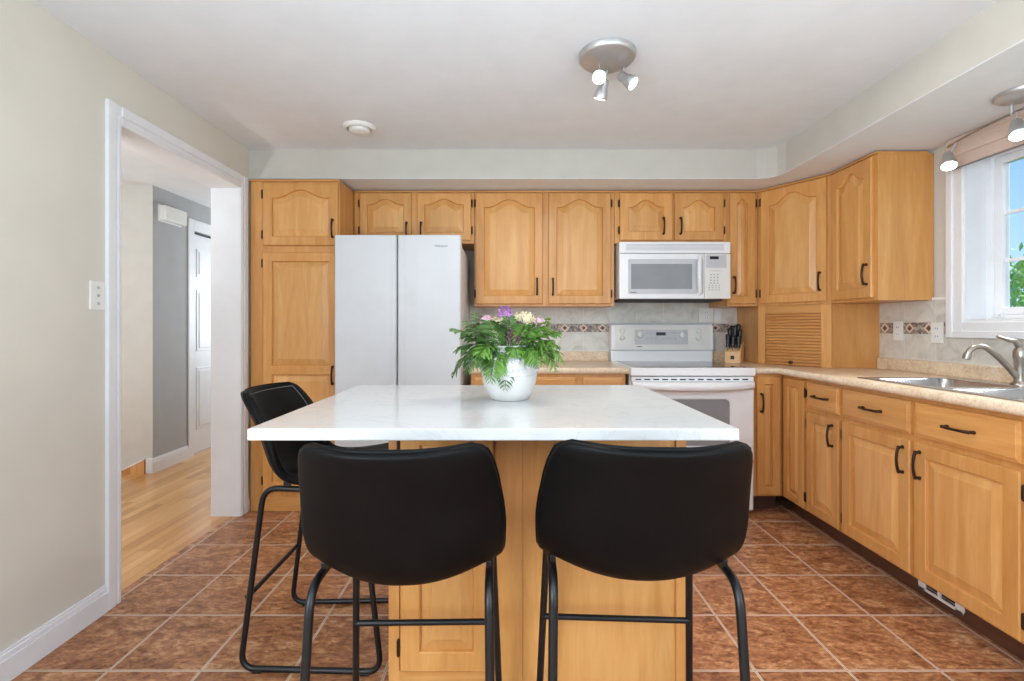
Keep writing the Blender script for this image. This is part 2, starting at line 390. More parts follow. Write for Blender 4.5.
# doorway lining and casing
struct('trim_1', MB().box(XH-.004, XL+.004, DY1-.002, DY1+.02, 0, DZ+.018).box(XH-.004, XL+.004, DY0-.02, DY0+.002, 0, DZ+.018).box(XH-.004, XL+.004, DY0, DY1, DZ-.002, DZ+.018), 'trim')
def casing(y_in, y_out):                              # stepped upright moulding
    s = 1 if y_out > y_in else -1; w = abs(y_out-y_in)
    return MB().box(XL, XL+.010, y_in, y_out, 0, DZ+.08, .002).box(XL+.009, XL+.016, y_in+s*w*.45, y_out, 0, DZ+.08, .003).box(XL+.009, XL+.014, y_in+s*w*.1, y_in+s*w*.3, 0, DZ+.035, .002)
struct('trim_2', casing(DY0, 1.983), 'trim')
struct('trim_3', casing(DY1, 3.05), 'trim')
struct('trim_4', MB().box(XL, XL+.010, DY0, DY1, DZ, DZ+.08, .002).box(XL+.009, XL+.016, DY0, DY1, DZ+.036, DZ+.08, .003).box(XL+.009, XL+.014, DY0, DY1, DZ+.01, DZ+.026, .002), 'trim')
def baseboard(name, x0, x1, y0, y1, axis, h=.11, side=1):
    m = MB()
    if axis == 'y': m.box(x0, x0+side*.015, y0, y1, 0, h*.72).box(x0, x0+side*.011, y0, y1, h*.70, h*.9, .003).box(x0, x0+side*.008, y0, y1, h*.88, h, .002)
    else: m.box(x0, x1, y0, y0-side*.015, 0, h*.72).box(x0, x1, y0, y0-side*.011, h*.7, h*.9, .003).box(x0, x1, y0, y0-side*.008, h*.88, h, .002)
    return struct(name, m, 'trim')
baseboard('baseboard_left', XL, 0, -2.75, 1.983, 'y')
baseboard('baseboard_left_end', XL, 0, 3.05, 3.068, 'y')
baseboard('baseboard_corridor', -2.86, 0, 3.865, 4.285, 'y', .12)
baseboard('baseboard_corridor_far', -2.86, 0, 5.19, 6.6, 'y', .12)
# stair skirt at the foot of the hall wall
sk = MB().prism([(-3.9, -.0), (-2.905, 0), (-2.905, .112), (-3.13, .005), (-3.9, .005)], 3.835, 3.862, 'xz')
struct('trim_5', sk, 'oak')
struct('trim_6', MB().prism([(-2.905, .112), (-3.13, .005), (-3.13, .017), (-2.905, .124)], 3.83, 3.862, 'xz'), 'trim')
struct('baseboard_hall', MB().box(-2.905, -2.845, 3.845, 3.863, 0, .12, .002), 'trim')

# hall door (six panels) and its casing
d1 = struct('door_1', MB().box(-2.92, -2.885, 4.36, 5.115, .012, 2.03), 'trim')
pm = MB()
for (a, b) in ((4.44, 4.70), (4.775, 5.035)):
    for (c, d) in ((.22, .80), (.95, 1.52), (1.64, 1.90)):
        pm.box(-2.890, -2.879, a, b, c, d, .004); pm.box(-2.884, -2.874, a+.03, b-.03, c+.03, d-.03, .004)
O('door_panel', pm, 'trim', d1)
kb = MB().lathe([(.026, 0), (.026, .006), (.012, .01), (.012, .035), (.026, .05), (.026, .062), (.004, .072)], (-2.885, 5.05, .98), (1, 0, 0), 18); O('door_knob', kb, 'nickel', d1)
struct('trim_7', MB().box(-2.86, -2.846, 4.285, 4.36, 0, 2.15, .003).box(-2.86, -2.846, 5.115, 5.19, 0, 2.15, .003).box(-2.86, -2.846, 4.36, 5.115, 2.05, 2.15, .003), 'trim')
struct('trim_8', MB().box(-2.905, -2.862, 4.36, 5.115, 2.034, 2.046), 'gap')

# ------------------------------------------------------------------ window
struct('trim_9', MB().box(XR-.02, XR+.0, WY1, WY1+.085, WZ0-.08, ZS, .004).box(XR-.02, XR, WY0-.085, WY0, WZ0-.08, ZS, .004).box(XR-.02, XR, WY0, WY1, WZ0-.08, WZ0, .004)
       .box(XR-.028, XR-.015, WY1+.05, WY1+.085, WZ0-.08, ZS, .004).box(XR-.028, XR-.015, WY0-.085, WY1+.049, WZ0-.08, WZ0-.045, .004).box(XR-.02, XR, WY0, WY1, WZ1, ZS, .004), 'trim')
struct('trim_10', MB().box(XR-.01, XR+.12, WY0-.0, WY0+.012, WZ0, WZ1).box(XR-.01, XR+.12, WY1-.012, WY1, WZ0, WZ1).box(XR-.012, XR+.12, WY0, WY1, WZ0-.002, WZ0+.012).box(XR-.01, XR+.12, WY0, WY1, WZ1-.012, WZ1), 'trim')
wn_ = MB(); a, b, c, d = WY0+.012, WY1-.012, WZ0+.012, WZ1-.012
wn_.box(2.385, 2.455, b-.03, b, c, d, .004).box(2.385, 2.455, a, a+.03, c, d, .004).box(2.385, 2.455, a+.028, b-.028, c, c+.022, .004).box(2.385, 2.455, a+.028, b-.028, d-.022, d, .004)
mid = (a+b)/2; wn_.box(2.39, 2.452, mid-.022, mid+.022, c+.02, d-.02, .004)
win = struct('window_1', wn_, 'vinyl')
for (p, q) in ((a+.03, mid-.022), (mid+.022, b-.03)):
    s_b = MB(); z0, z1 = c+.022, d-.022
    s_b.box(2.40, 2.44, p, p+.036, z0, z1, .004).box(2.40, 2.44, q-.036, q, z0, z1, .004).box(2.40, 2.44, p+.034, q-.034, z0, z0+.036, .004).box(2.40, 2.44, p+.034, q-.034, z1-.036, z1, .004)
    sash = O('sash', s_b, 'vinyl', win)
    g = MB().box(2.419, 2.423, p+.03, q-.03, z0+.03, z1-.03); O('pane', g, 'glass', sash)
    mm = MB()
    for zz in (1.497, 1.728): mm.box(2.416, 2.426, p+.034, q-.034, zz-.008, zz+.008)
    mm.box(2.416, 2.426, (p+q)/2-.008, (p+q)/2+.008, z0+.034, z1-.034); O('muntin', mm, 'vinyl', sash)
O('sash_lock', MB().box(2.375, 2.388, 2.30, 2.36, 1.222, 1.232, .003).cyl((2.38, 2.33, 1.232), (2.365, 2.30, 1.236), .005), 'vinyl', win)

# folded fabric blind over the window
bl = thing('roman_blind', 'folded beige fabric blind across the top of the window', 'blind', (2.26, 1.9, 1.98))
O('top_fold', MB().box(2.245, 2.272, 1.3, 2.46, 2.10, 2.126, .004), 'fabric', bl)
O('middle_fold', MB().box(2.236, 2.272, 1.3, 2.46, 2.03, 2.101, .006), 'fabric', bl)
O('lower_fold', MB().box(2.242, 2.272, 1.3, 2.46, 1.976, 2.032, .006), 'fabric', bl)
O('bottom_bar', MB().cyl((2.257, 1.3, 1.976), (2.257, 2.46, 1.976), .005), 'stitch', bl)

# outdoors seen through the window
struct('ground_outside', MB().box(2.6, 40, -20, 50, -.9, -.8), 'grass')
def tree(loc, R, H, label):
    t_ = thing('garden_tree', label, 'tree', loc, 0, 'trees outside the window')
    O('trunk', MB().tube([(0, 0, 0), (.1, 0, H*.35), (0, .1, H*.7)], [.16, .12, .05]), 'bark', t_, True)
    m = MB()
    for i in range(5200):
        a_ = random.uniform(0, 2*PI); zz = random.uniform(-1, 1); rr = R*(.55+.45*random.random()**.5)*(1+.18*math.sin(3*a_+2)+.12*math.sin(7*a_))
        rh = math.sqrt(1-zz*zz); p = Vector((rr*rh*math.cos(a_), rr*rh*math.sin(a_), H*.62+rr*zz*.85))
        s = random.uniform(.05, .11); e = Euler((random.uniform(0, 6), random.uniform(0, 6), random.uniform(0, 6)))
        pts = [p+e.to_matrix() @ Vector(q) for q in ((-s, 0, 0), (0, -s*.5, s*.1), (s, 0, 0), (0, s*.5, s*.1))]
        m.add(pts, [[0, 1, 2], [0, 2, 3]])
    O('foliage', m, 'tree', t_, True)
tree((10.5, 9.3, -.8), 1.95, 3.0, 'leafy green tree low in the window pane')
tree((12.5, 13.0, -.8), 1.7, 2.3, 'leafy green tree farther off beyond the window')

# ------------------------------------------------------------------ tiled splashback
struct('trim_11', MB().box(-.30, XR-.009, YB-.008, YB, .90, 1.36), 'walltile_x')
struct('trim_12', MB().box(XR-.008, XR, 1.0, YB-.008, .90, 1.129).box(XR-.008, XR, WY1+.085, YB-.008, 1.129, 1.318), 'walltile_y')
struct('trim_13', MB().box(XR-.014, XR, WY1+.086, 2.62, 1.318, 1.334, .003), 'trim')
def border(name, axis, a0, a1, centres):
    fix = YB-.008 if axis == 0 else XR-.008
    def P(u, z, d): return (u, fix-d, z) if axis == 0 else (fix-d, u, z)
    m = MB()
    if axis == 0: m.box(a0, a1, fix-.003, fix, 1.136, 1.200)
    else: m.box(fix-.003, fix, a0, a1, 1.136, 1.200)
    b_ = struct(name, m, 'border')
    for nm, mt, r, d0 in (('pale_diamond', 'diamond_pale', .034, .0036), ('russet_diamond', 'diamond_red', .019, .0042), ('dark_diamond', 'diamond_dark', .010, .0048)):
        dm = MB()
        for i, u in enumerate(centres):
            r_ = r*(1.0 if i % 2 == 0 else .92)
            pts = [P(u-r_, 1.168, d0), P(u, 1.168-r_*.95, d0), P(u+r_, 1.168, d0), P(u, 1.168+r_*.95, d0)]
            bk = [P(u-r_, 1.168, .001), P(u, 1.168-r_*.95, .001), P(u+r_, 1.168, .001), P(u, 1.168+r_*.95, .001)]
            dm.loft([bk, pts], False, True, True, False)
        O(nm, dm, mt, b_)
border('trim_14', 0, -.28, 2.0, [.143*k-.14 for k in range(13)])
border('trim_15', 1, WY1+.087, 2.955, [2.915, 2.735, 2.610])

# ------------------------------------------------------------------ cabinets
def dloop(x0, x1, z0, z1, y, arch, ins=0.0, n=26):
    """loop round a panel opening; the arch is the cathedral rise of the top edge"""
    x0 += ins; x1 -= ins; z0 += ins; pts = [Vector((x0, y, z0)), Vector((x1, y, z0))]
    w = (x1-x0)/2; c = (x0+x1)/2
    for k in range(n+1):
        t_ = 1-2*k/n; b = .5*(1+math.cos(PI*t_/.86)) if abs(t_) < .86 else 0
        zz = z1-arch+arch*b if arch else z1
        pts.append(Vector((c+w*t_, y, zz-ins)))
    return pts
def rloop(x0, x1, z0, z1, y, n=26):
    pts = [Vector((x0, y, z0)), Vector((x1, y, z0))]
    for k in range(n+1): pts.append(Vector((x1+(x0-x1)*k/n, y, z1)))
    return pts
def door(parent, x0, x1, z0, z1, panels=None, fw=.055, arch=0.0, handle=None, hinge=None, name='door'):
    """raised-panel door in the cabinet's own frame: x along the face, y into the cabinet"""
    T = .02; e = .004; m = MB()
    a = [Vector((x0, -.0005, z0)), Vector((x1, -.0005, z0)), Vector((x1, -.0005, z1)), Vector((x0, -.0005, z1))]
    b = [Vector((p.x, -T+e, p.z)) for p in a]
    c = [Vector((x0+e, -T, z0+e)), Vector((x1-e, -T, z0+e)), Vector((x1-e, -T, z1-e)), Vector((x0+e, -T, z1-e))]
    m.loft([a, b, c], True, False, True, False)
    panels = panels or [(z0, z1, arch)]
    lps = []
    for i, (pz0, pz1, ar) in enumerate(panels):
        cz0 = z0+e if i == 0 else pz0; cz1 = z1-e if i == len(panels)-1 else pz1
        o0, o1 = (pz0+fw if i == 0 else pz0+fw*.5), (pz1-fw if i == len(panels)-1 else pz1-fw*.5)
        if ar: o1 += fw*.25
        L0 = rloop(x0+e, x1-e, cz0, cz1, -T); L1 = dloop(x0+fw, x1-fw, o0, o1, -T, ar)
        L2 = dloop(x0+fw, x1-fw, o0, o1, -T+.003, ar, .003); L3 = dloop(x0+fw, x1-fw, o0, o1, -T+.014, ar, .005)
        m.loft([L0, L1, L2, L3], False, False, True, False); lps.append((o0, o1, ar))
    d = O(name, m, 'maple', parent, True)
    for (o0, o1, ar) in lps:
        p = MB(); A = (x0+fw, x1-fw, o0, o1)
        bw = min(.032, (x1-x0-2*fw)*.22)
        p.loft([dloop(*A, -T+.0135, ar, .0045), dloop(*A, -T+.012, ar, .009), dloop(*A, -T+.004, ar, .009+bw*.85), dloop(*A, -T+.0015, ar, .010+bw)], False, True, True, False)
        O('raised_panel', p, 'maple_panel', d, True)
    if handle: pull(d, handle[0], handle[1], vertical=True)
    if hinge is not None:
        hx = x0-.006 if hinge == 'l' else x1+.006
        for hz in (z0+.07, z1-.07):
            O('hinge', MB().cyl((hx, -.012, hz-.022), (hx, -.012, hz+.022), .006, n=10).box(hx-.005, hx+.005, -.010, -.0005, hz-.018, hz+.018).sphere((hx, -.012, hz-.024), .005, 5).sphere((hx, -.012, hz+.024), .005, 5), 'bronze', d, True)
    return d
def pull(parent, x, z, vertical=True, L=.118, y=-.02):
    m = MB(); h = L/2
    def P(s, d): return (x, y-d, z+s) if vertical else (x+s, y-d, z)
    m.tube([P(-h+.006, 0), P(-h+.006, .014), P(-h+.014, .024), P(-h*.4, .028), P(0, .030), P(h*.4, .028), P(h-.014, .024), P(h-.006, .014), P(h-.006, 0)],
           [.0068, .006, .006, .0056, .0052, .0056, .006, .006, .0068], 10)
    for s in (-h+.004, h-.004): m.sphere(P(s, .004), .0075, 6); m.sphere(P(s*.98, .021), .0068, 6)
    return O('handle', m, 'bronze', parent, True)
def drawer(parent, x0, x1, z0, z1, handle=True):
    m = MB(); e = .005
    a = rl = [Vector((x0, -.0005, z0)), Vector((x1, -.0005, z0)), Vector((x1, -.0005, z1)), Vector((x0, -.0005, z1))]
    f = lambda i, y: [Vector((x0+i, y, z0+i)), Vector((x1-i, y, z0+i)), Vector((x1-i, y, z1-i)), Vector((x0+i, y, z1-i))]
    m.loft([a, f(0, -.013), f(.005, -.015), f(.012, -.017), f(.014, -.02)], True, True, True, False)
    d = O('drawer', m, 'maple_h', parent, True)
    if handle: pull(d, (x0+x1)/2, (z0+z1)/2, vertical=False)
    return d
def cabinet(name, label, loc, rz, w, depth, h, group=None, top=True, kick=False, z_off=0.0):
    """local frame: x along the face, y into the cabinet, z up from the base"""
    c = thing(name, label, 'cabinet', loc, rz, group)
    b0 = .107 if kick else 0
    O('body', MB().box(.0015, w-.0015, 0, depth, b0, h, .0012), 'maple', c, True)
    if top: O('top_moulding', MB().box(0, w, -.012, depth*.9, h, h+.011, .003), 'maple_h', c, True)
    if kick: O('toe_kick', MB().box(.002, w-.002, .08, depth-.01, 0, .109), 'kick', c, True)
    return c
YU, YF, XF = 3.345, 3.03, 1.735
UB, UT = 1.32, 2.112
H = UT-UB; GU = 'maple wall cabinets'
# pantry
P = cabinet('pantry_cabinet', 'tall maple pantry cabinet between the doorway and the fridge', (-1.648, 3.07, 0), 0, .5735, .58, 2.105, None)
O('toe_panel', MB().box(.004, .57, -.003, .0, .0, .085), 'maple_h', P, True)
door(P, .088, .565, 1.694, 2.092, arch=.052, handle=(.536, 1.80), hinge='l')
door(P, .088, .565, .127, 1.650, panels=[(.127, .90, 0), (.90, 1.65, 0)], handle=(.536, .868), hinge='l')
# over the fridge
c = cabinet('upper_cabinet', 'short two-door maple cabinet above the white fridge', (-1.073, YU, 1.757), 0, .838, .31, UT-1.757, GU)
door(c, .044, .402, .02, .346, arch=.04, handle=(.372, .085), hinge='l', fw=.05)
door(c, .442, .816, .02, .346, arch=.04, handle=(.472, .085), hinge='r', fw=.05)
# tall pair
c = cabinet('upper_cabinet', 'tall two-door maple cabinet between fridge and microwave', (-.235, YU, UB), 0, .976, .31, H, GU)
door(c, .012, .476, .016, H-.008, arch=.055, handle=(.436, .135), hinge='l')
door(c, .516, .948, .016, H-.008, arch=.055, handle=(.545, .135), hinge='r')
# above microwave
c = cabinet('upper_cabinet', 'short two-door maple cabinet above the microwave', (.741, YU, 1.757), 0, .786, .31, UT-1.757, GU)
door(c, .036, .400, .02, .346, arch=.05, handle=(.334, .118), hinge='l', fw=.058)
door(c, .414, .755, .02, .346, arch=.05, handle=(.452, .118), hinge='r', fw=.058)
# narrow one
c = cabinet('upper_cabinet', 'narrow single-door maple cabinet right of the microwave', (1.527, YU, UB), 0, .213, .31, H, GU)
door(c, .010, .190, .016, H-.008, arch=.03, handle=(.036, .145), hinge='r', fw=.05)
# corner
P1 = Vector((1.742, YU)); P2 = Vector((1.995, 2.961)); dv = P2-P1; Lc = dv.length; ang = math.atan2(dv.y, dv.x)
poly = [(P1.x, P1.y), (P2.x, P2.y), (XR-.004, P2.y), (XR-.004, YB-.01), (P1.x, YB-.01)]
def to_local(pts, o, a): 
    r = Matrix.Rotation(-a, 2); return [tuple(r @ (Vector(p)-o)) for p in pts]
lp = to_local(poly, P1, ang)
c = thing('corner_cabinet', 'angled maple wall cabinet across the corner above the roll-up garage', 'cabinet', (P1.x, P1.y, UB), ang, GU)
O('body', MB().prism(lp, 0, H, 'xy', .0012), 'maple', c, True)
O('top_moulding', MB().prism([(-.0, -.012), (Lc+.0, -.012), (Lc, .14), (0, .14)], H, H+.011), 'maple_h', c, True)
door(c, .028, Lc-.022, .016, H-.008, arch=.06, handle=(Lc-.055, .14), hinge='l')
# right upper
c = cabinet('upper_cabinet', 'single-door maple wall cabinet beside the window', (1.995, 2.960, UB), -PI/2, .374, .301, H, GU)
door(c, .02, .348, .016, H-.008, arch=.055, handle=(.318, .145))
# appliance garage
g = thing('appliance_garage', 'maple appliance garage with roll-up slatted front on the corner counter', 'cabinet', (P1.x, P1.y, .921), ang)
hg = UB-.921-.001
inner = [(0.0, .018), (Lc, .018)] + lp[2:]
inner[2] = lp[2]; 
O('body', MB().prism([(0.0, .018), (Lc, .018), (Lc+.002, .02), lp[2], lp[3], lp[4]], 0, hg, 'xy'), 'maple', g, True)
O('side_stile', MB().box(0, .050, 0, .018, 0, hg, .001), 'maple', g, True)
O('side_stile', MB().box(Lc-.058, Lc, 0, .018, 0, hg, .001), 'maple', g, True)
O('top_rail', MB().box(.050, Lc-.058, 0, .018, hg-.055, hg, .001), 'maple_h', g, True)
tm = MB(); n = 17; zt = hg-.056; st_ = zt/n
for i in range(n): tm.box(.051, Lc-.059, .007, .0175, i*st_+.0012, (i+1)*st_-.0012, .0045)
rd = O('roll_door', tm, 'tambour', g, True)
O('knob', MB().lathe([(.010, 0), (.007, .005), (.006, .012), (.012, .018), (.010, .024), (.002, .027)], (Lc/2-.01, .008, .022), (0, -1, 0), 16), 'bronze', rd, True)

# base cabinets
GB = 'maple base cabinets'
HB = .879
c = cabinet('base_cabinet', 'maple base cabinet between the fridge and the range', (-.235, YF, 0), 0, .978, .6, HB, GB, False, True)
drawer(c, .02, .665, .73, .858); drawer(c, .705, .958, .73, .858)
door(c, .02, .665, .12, .705, handle=(.63, .6)); door(c, .705, .958, .12, .705, handle=(.74, .6))
c = cabinet('base_cabinet', 'narrow maple base cabinet right beside the range', (1.535, YF, 0), 0, .2, .6, HB, GB, False, True)
door(c, .028, .178, .120, .862, handle=(.052, .70), fw=.045)
c = thing('corner_base_cabinet', 'narrow maple corner base cabinet door with no handle', 'cabinet', (XF, 3.028, 0), -PI/2, GB)
O('body', MB().box(.001, .252, 0, .56, .107, HB, .001), 'maple', c, True)
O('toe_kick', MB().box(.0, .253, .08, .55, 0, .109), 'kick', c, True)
door(c, .035, .236, .120, .862, hinge='r', fw=.045)
c = cabinet('base_cabinet', 'maple base cabinet with a short drawer above a narrow door', (XF, 2.775, 0), -PI/2, .292, .56, HB, GB, False, True)
drawer(c, .012, .280, .715, .858); door(c, .012, .280, .120, .690, handle=(.238, .60), hinge='l', fw=.05)
c = cabinet('sink_base_cabinet', 'wide two-door maple base cabinet under the steel sink', (XF, 2.482, 0), -PI/2, .892, .56, HB, GB, False, True)
# the top is left open for the sink bowls
b_old = [x for x in bpy.data.objects if x.parent == c and x.name.startswith('body')][0]
bpy.data.objects.remove(b_old)
O('body', MB().box(.0015, .8905, 0, .018, .107, HB, .001).box(.0015, .018, .017, .56, .107, HB).box(.874, .8905, .017, .56, .107, HB).box(.017, .875, .017, .56, .107, .125), 'maple', c, True)
drawer(c, .012, .430, .715, .858); drawer(c, .452, .872, .715, .858)
door(c, .012, .430, .120, .690, handle=(.398, .60), hinge='l'); door(c, .452, .872, .120, .690, handle=(.484, .60), hinge='r')
c = cabinet('base_cabinet', 'maple base cabinet at the right edge past the sink', (XF, 1.588, 0), -PI/2, .48, .56, HB, GB, False, True)
drawer(c, .02, .465, .715, .858); door(c, .02, .465, .120, .690, handle=(.05, .60))

# register grille in the toe kick
v = thing('vent_register', 'silver louvred vent set into the dark kick under the sink cabinet', 'vent', (1.812, 2.0, .02))
O('frame', MB().box(1.806, 1.8155, 1.905, 2.115, .030, .041, .002).box(1.806, 1.8155, 1.905, 2.115, .074, .084, .002).box(1.806, 1.8155, 1.905, 1.94, .030, .084, .002).box(1.806, 1.8155, 2.08, 2.115, .030, .084, .002).box(1.807, 1.815, 2.005, 2.02, .034, .08), 'plastic', v)
O('dark_core', MB().box(1.8125, 1.8145, 1.91, 2.11, .034, .08), 'dark', v)
O('louvre', MB().box(1.808, 1.813, 1.93, 2.09, .050, .053).box(1.808, 1.813, 1.93, 2.09, .062, .065), 'nickel', v)

# ------------------------------------------------------------------ counters
ZT = .92
def edge_sweep(m, path, side):
    """rounded front nosing along a path; SIDE is the outward normal per vertex"""
    loops = []
    for p, nrm in zip(path, side):
        L = []
        for k in range(9):
            a_ = -PI/2+PI*k/8; L.append(Vector((p[0]+nrm[0]*.012*math.cos(a_), p[1]+nrm[1]*.012*math.cos(a_), ZT-.02+.02*math.sin(a_))))
        L += [Vector((p[0], p[1], ZT)), Vector((p[0], p[1], ZT-.04))]
        loops.append(L)
    m.loft(loops, True, True, True, True)
YE, XE = 3.0, 1.685
ct = thing('worktop', 'beige speckled laminate worktop between fridge and range', 'worktop', (.25, 3.3, ZT-.04))
m = MB().box(-.235, .757, YE+.012, YB-.01, ZT-.04, ZT); edge_sweep(m, [(-.235, YE+.012), (.757, YE+.012)], [(0, -1), (0, -1)])
O('top', m, 'laminate', ct); O('upstand', MB().box(-.235, .757, YB-.03, YB-.009, ZT, .99, .003), 'laminate', ct)
ct = thing('worktop', 'beige speckled laminate worktop running under the window around the sink', 'worktop', (2, 2.5, ZT-.04))
SX0, SX1, SY0, SY1 = 1.765, 2.185, 1.57, 2.38
m = MB().box(1.533, XR-.01, YE+.012, YB-.01, ZT-.04, ZT).box(XE+.012, XR-.01, SY1, YE+.012, ZT-.04, ZT).box(XE+.012, SX0, SY0, SY1, ZT-.04, ZT).box(SX1, XR-.01, SY0, SY1, ZT-.04, ZT).box(XE+.012, XR-.01, 1.1, SY0, ZT-.04, ZT)
edge_sweep(m, [(1.533, YE+.012), (XE+.012, YE+.012), (XE+.012, 1.1)], [(0, -1), (-1, -1), (-1, 0)])
O('top', m, 'laminate', ct)
O('upstand', MB().box(1.533, 1.735, YB-.03, YB-.009, ZT, .99, .003).box(XR-.03, XR-.009, 1.1, 2.955, ZT, .99, .004), 'laminate', ct)

# sink
sk = thing('kitchen_sink', 'double-bowl stainless steel sink set into the beige worktop', 'sink', (1.975, 1.975, ZT))
rx0, rx1, ry0, ry1 = SX0-.02, SX1+.045, SY0-.02, SY1+.02
RIM = MB(); zr = ZT+.005
bowls = [(1.79, 2.15, 2.005, 2.355), (1.79, 2.15, 1.595, 1.955)]
RIM.box(rx0, 1.79, ry0, ry1, ZT+.0006, zr, .002).box(2.15, rx1, ry0, ry1, ZT+.0006, zr, .002).box(1.789, 2.151, 2.355, ry1, ZT+.0006, zr, .002).box(1.789, 2.151, ry0, 1.595, ZT+.0006, zr, .002).box(1.789, 2.151, 1.955, 2.005, ZT+.0006, zr, .002)
O('rim', RIM, 'steel', sk)
for (x0, x1, y0, y1) in bowls:
    L = [rrect(x0-.004, x1+.004, y0-.004, y1+.004, .006, zr-.0005), rrect(x0+.004, x1-.004, y0+.004, y1-.004, .05, zr-.006), rrect(x0+.012, x1-.012, y0+.012, y1-.012, .05, ZT-.11), rrect(x0+.03, x1-.03, y0+.03, y1-.03, .05, ZT-.15), rrect(x0+.1, x1-.1, y0+.1, y1-.1, .04, ZT-.157)]
    bo = O('bowl', MB().loft(L, False, True), 'steel', sk)
    O('drain', MB().lathe([(.04, 0), (.038, .004), (.02, .001)], ((x0+x1)/2, (y0+y1)/2, ZT-.156), (0, 0, 1), 20), 'nickel', bo)
fa = thing('kitchen_faucet', 'brushed nickel single-lever faucet behind the sink', 'faucet', (2.185, 2.055, zr))
O('base', MB().lathe([(.034, 0), (.034, .006), (.026, .014), (.022, .02)], (2.19, 2.05, zr), (0, 0, 1), 24), 'satin', fa)
O('valve_body', MB().lathe([(.022, .016), (.022, .11), (.025, .118), (.025, .145), (.018, .162), (.004, .168)], (2.19, 2.05, zr), (0, 0, 1), 24), 'satin', fa)
sp = [(2.18, 2.05, .955), (2.15, 2.052, .99), (2.10, 2.055, 1.045), (2.06, 2.057, 1.08), (2.035, 2.06, 1.094), (2.005, 2.062, 1.090), (1.985, 2.063, 1.075), (1.976, 2.064, 1.056)]
O('spout', MB().tube(fillet(sp, .02, n=3), [.0135, .013, .012, .0115]+[.0115]*40, 14), 'satin', fa)
O('nozzle', MB().cyl((1.9775, 2.064, 1.060), (1.970, 2.065, 1.037), .0145, .0135), 'satin', fa)
O('lever', MB().tube([(2.185, 2.05, 1.09), (2.165, 2.051, 1.115), (2.13, 2.053, 1.122), (2.095, 2.055, 1.135)], [.014, .010, .008, .006], 12), 'satin', fa)

# ------------------------------------------------------------------ fridge
fx0, fx1, fy = -1.062, -.288, 2.93
fr_ = thing('refrigerator', 'white bottom-freezer refrigerator with two upper doors beside the pantry', 'refrigerator', ((fx0+fx1)/2, 3.3, 0))
O('case', MB().box(fx0+.006, fx1-.001, 3.012, 3.60, .03, 1.70, .03), 'fridge', fr_)
O('foot', MB().box(fx0+.02, fx1-.02, 3.06, 3.55, 0.0, .035), 'gap', fr_)
seam = (396.7-508)*fy/480
def fdoor(x0, x1, edge):
    prof = []; s = 1 if edge == 'r' else -1
    a_, b_ = (x0, x1)
    W_ = b_-a_
    # cross-section, hinge side rounded, pocket grip scooped next to the seam
    front = [(0, .014), (.004, .005), (.012, 0), (W_*.55, -.002), (W_-.12, -.0015), (W_-.08, .001), (W_-.04, .0035), (W_-.016, .003), (W_-.006, .006), (W_, .016)]
    pts = [(a_+u, fy+d) if edge == 'r' else (b_-u, fy+d) for u, d in front]
    pts += [(b_, 3.005), (a_, 3.005)] if edge == 'r' else [(a_, 3.005), (b_, 3.005)]
    m_ = MB(); L = [[Vector((p[0], p[1]+(0 if k else .006), z)) for p in pts] for k, z in ((0, .745), (1, .752), (1, 1.731), (0, 1.738))]
    return m_.loft(L, True, True, True, False)
fd1 = O('door', fdoor(fx0, seam-.0035, 'r'), 'fridge', fr_)
fd2 = O('door', fdoor(seam+.0035, fx1, 'l'), 'fridge', fr_)
O('freezer_drawer', MB().box(fx0, fx1, fy, 3.005, .075, .735, .012), 'fridge', fr_)
O('gasket', MB().box(fx0+.012, fx1-.012, 3.0, 3.014, .06, 1.72), 'gap', fr_)
O('hinge_cover', MB().box(fx1-.09, fx1-.02, 2.97, 3.06, 1.698, 1.725, .008), 'fridge', fr_); O('hinge_cover', MB().box(fx0+.02, fx0+.09, 2.97, 3.06, 1.698, 1.725, .008), 'fridge', fr_)
text('brand_lettering', 'Whirlpool', .019, ((441-508)*fy/480, fy-.0030, 1.175+(327-246)*fy/480), (PI/2, 0, 0), 'grey_text', fd2)

# ------------------------------------------------------------------ range
rx, ry = 1.146, 2.975
rg = thing('kitchen_range', 'white electric range with oven under the microwave', 'range', (rx, 3.3, 0))
a, b = .763, 1.529
O('body', MB().box(a, b, 3.02, 3.62, .03, .875, .003), 'enamel', rg)
O('foot_rail', MB().box(a+.03, b-.03, 3.06, 3.58, 0, .032), 'gap', rg)
O('cooktop', MB().box(a-.004, b+.004, ry-.008, 3.60, .872, .922, .007), 'enamel', rg)
O('glass_top', MB().box(a+.035, b-.035, ry+.045, 3.535, .9215, .9245, .001), 'glassblack', rg)
# back guard with control panel
bgm = MB().prism([(3.655, .915), (3.655, 1.205), (3.60, 1.205), (3.572, 1.188), (3.560, 1.006), (3.575, .996), (3.575, .915)], a+.004, b-.004, 'yz', .003)
bg = O('backguard', bgm, 'enamel', rg)
def PN(x, z, d=0): # point on the tilted control face
    f_ = (z-1.006)/(1.188-1.006); return Vector((x, 3.560+.012*f_-d, z))
def plate(x0, x1, z0, z1, d0, d1):
    return MB().loft([[PN(x0, z0, d0), PN(x1, z0, d0), PN(x1, z1, d0), PN(x0, z1, d0)], [PN(x0, z0, d1), PN(x1, z0, d1), PN(x1, z1, d1), PN(x0, z1, d1)]], True, True, True, False)
O('control_panel', plate(a+.03, b-.03, 1.012, 1.182, -.002, .0012), 'plastic', bg)
O('center_panel', plate(rx-.205, rx+.19, 1.045, 1.155, 0, .0022), 'panelgrey', bg)
O('clock_display', plate(rx-.045, rx+.025, 1.112, 1.136, 0, .0032), 'dark', bg)
bm_ = MB()
for i, zz in enumerate((1.128, 1.085)):
    for xx in (-.12, -.09, .055, .085, -.06 if i else -.10, .03 if i else .07, 0.0 if i else .1):
        bm_.v; q = plate(rx+xx, rx+xx+.018, zz, zz+.008, 0, .003); bm_.add(q.v, q.f)
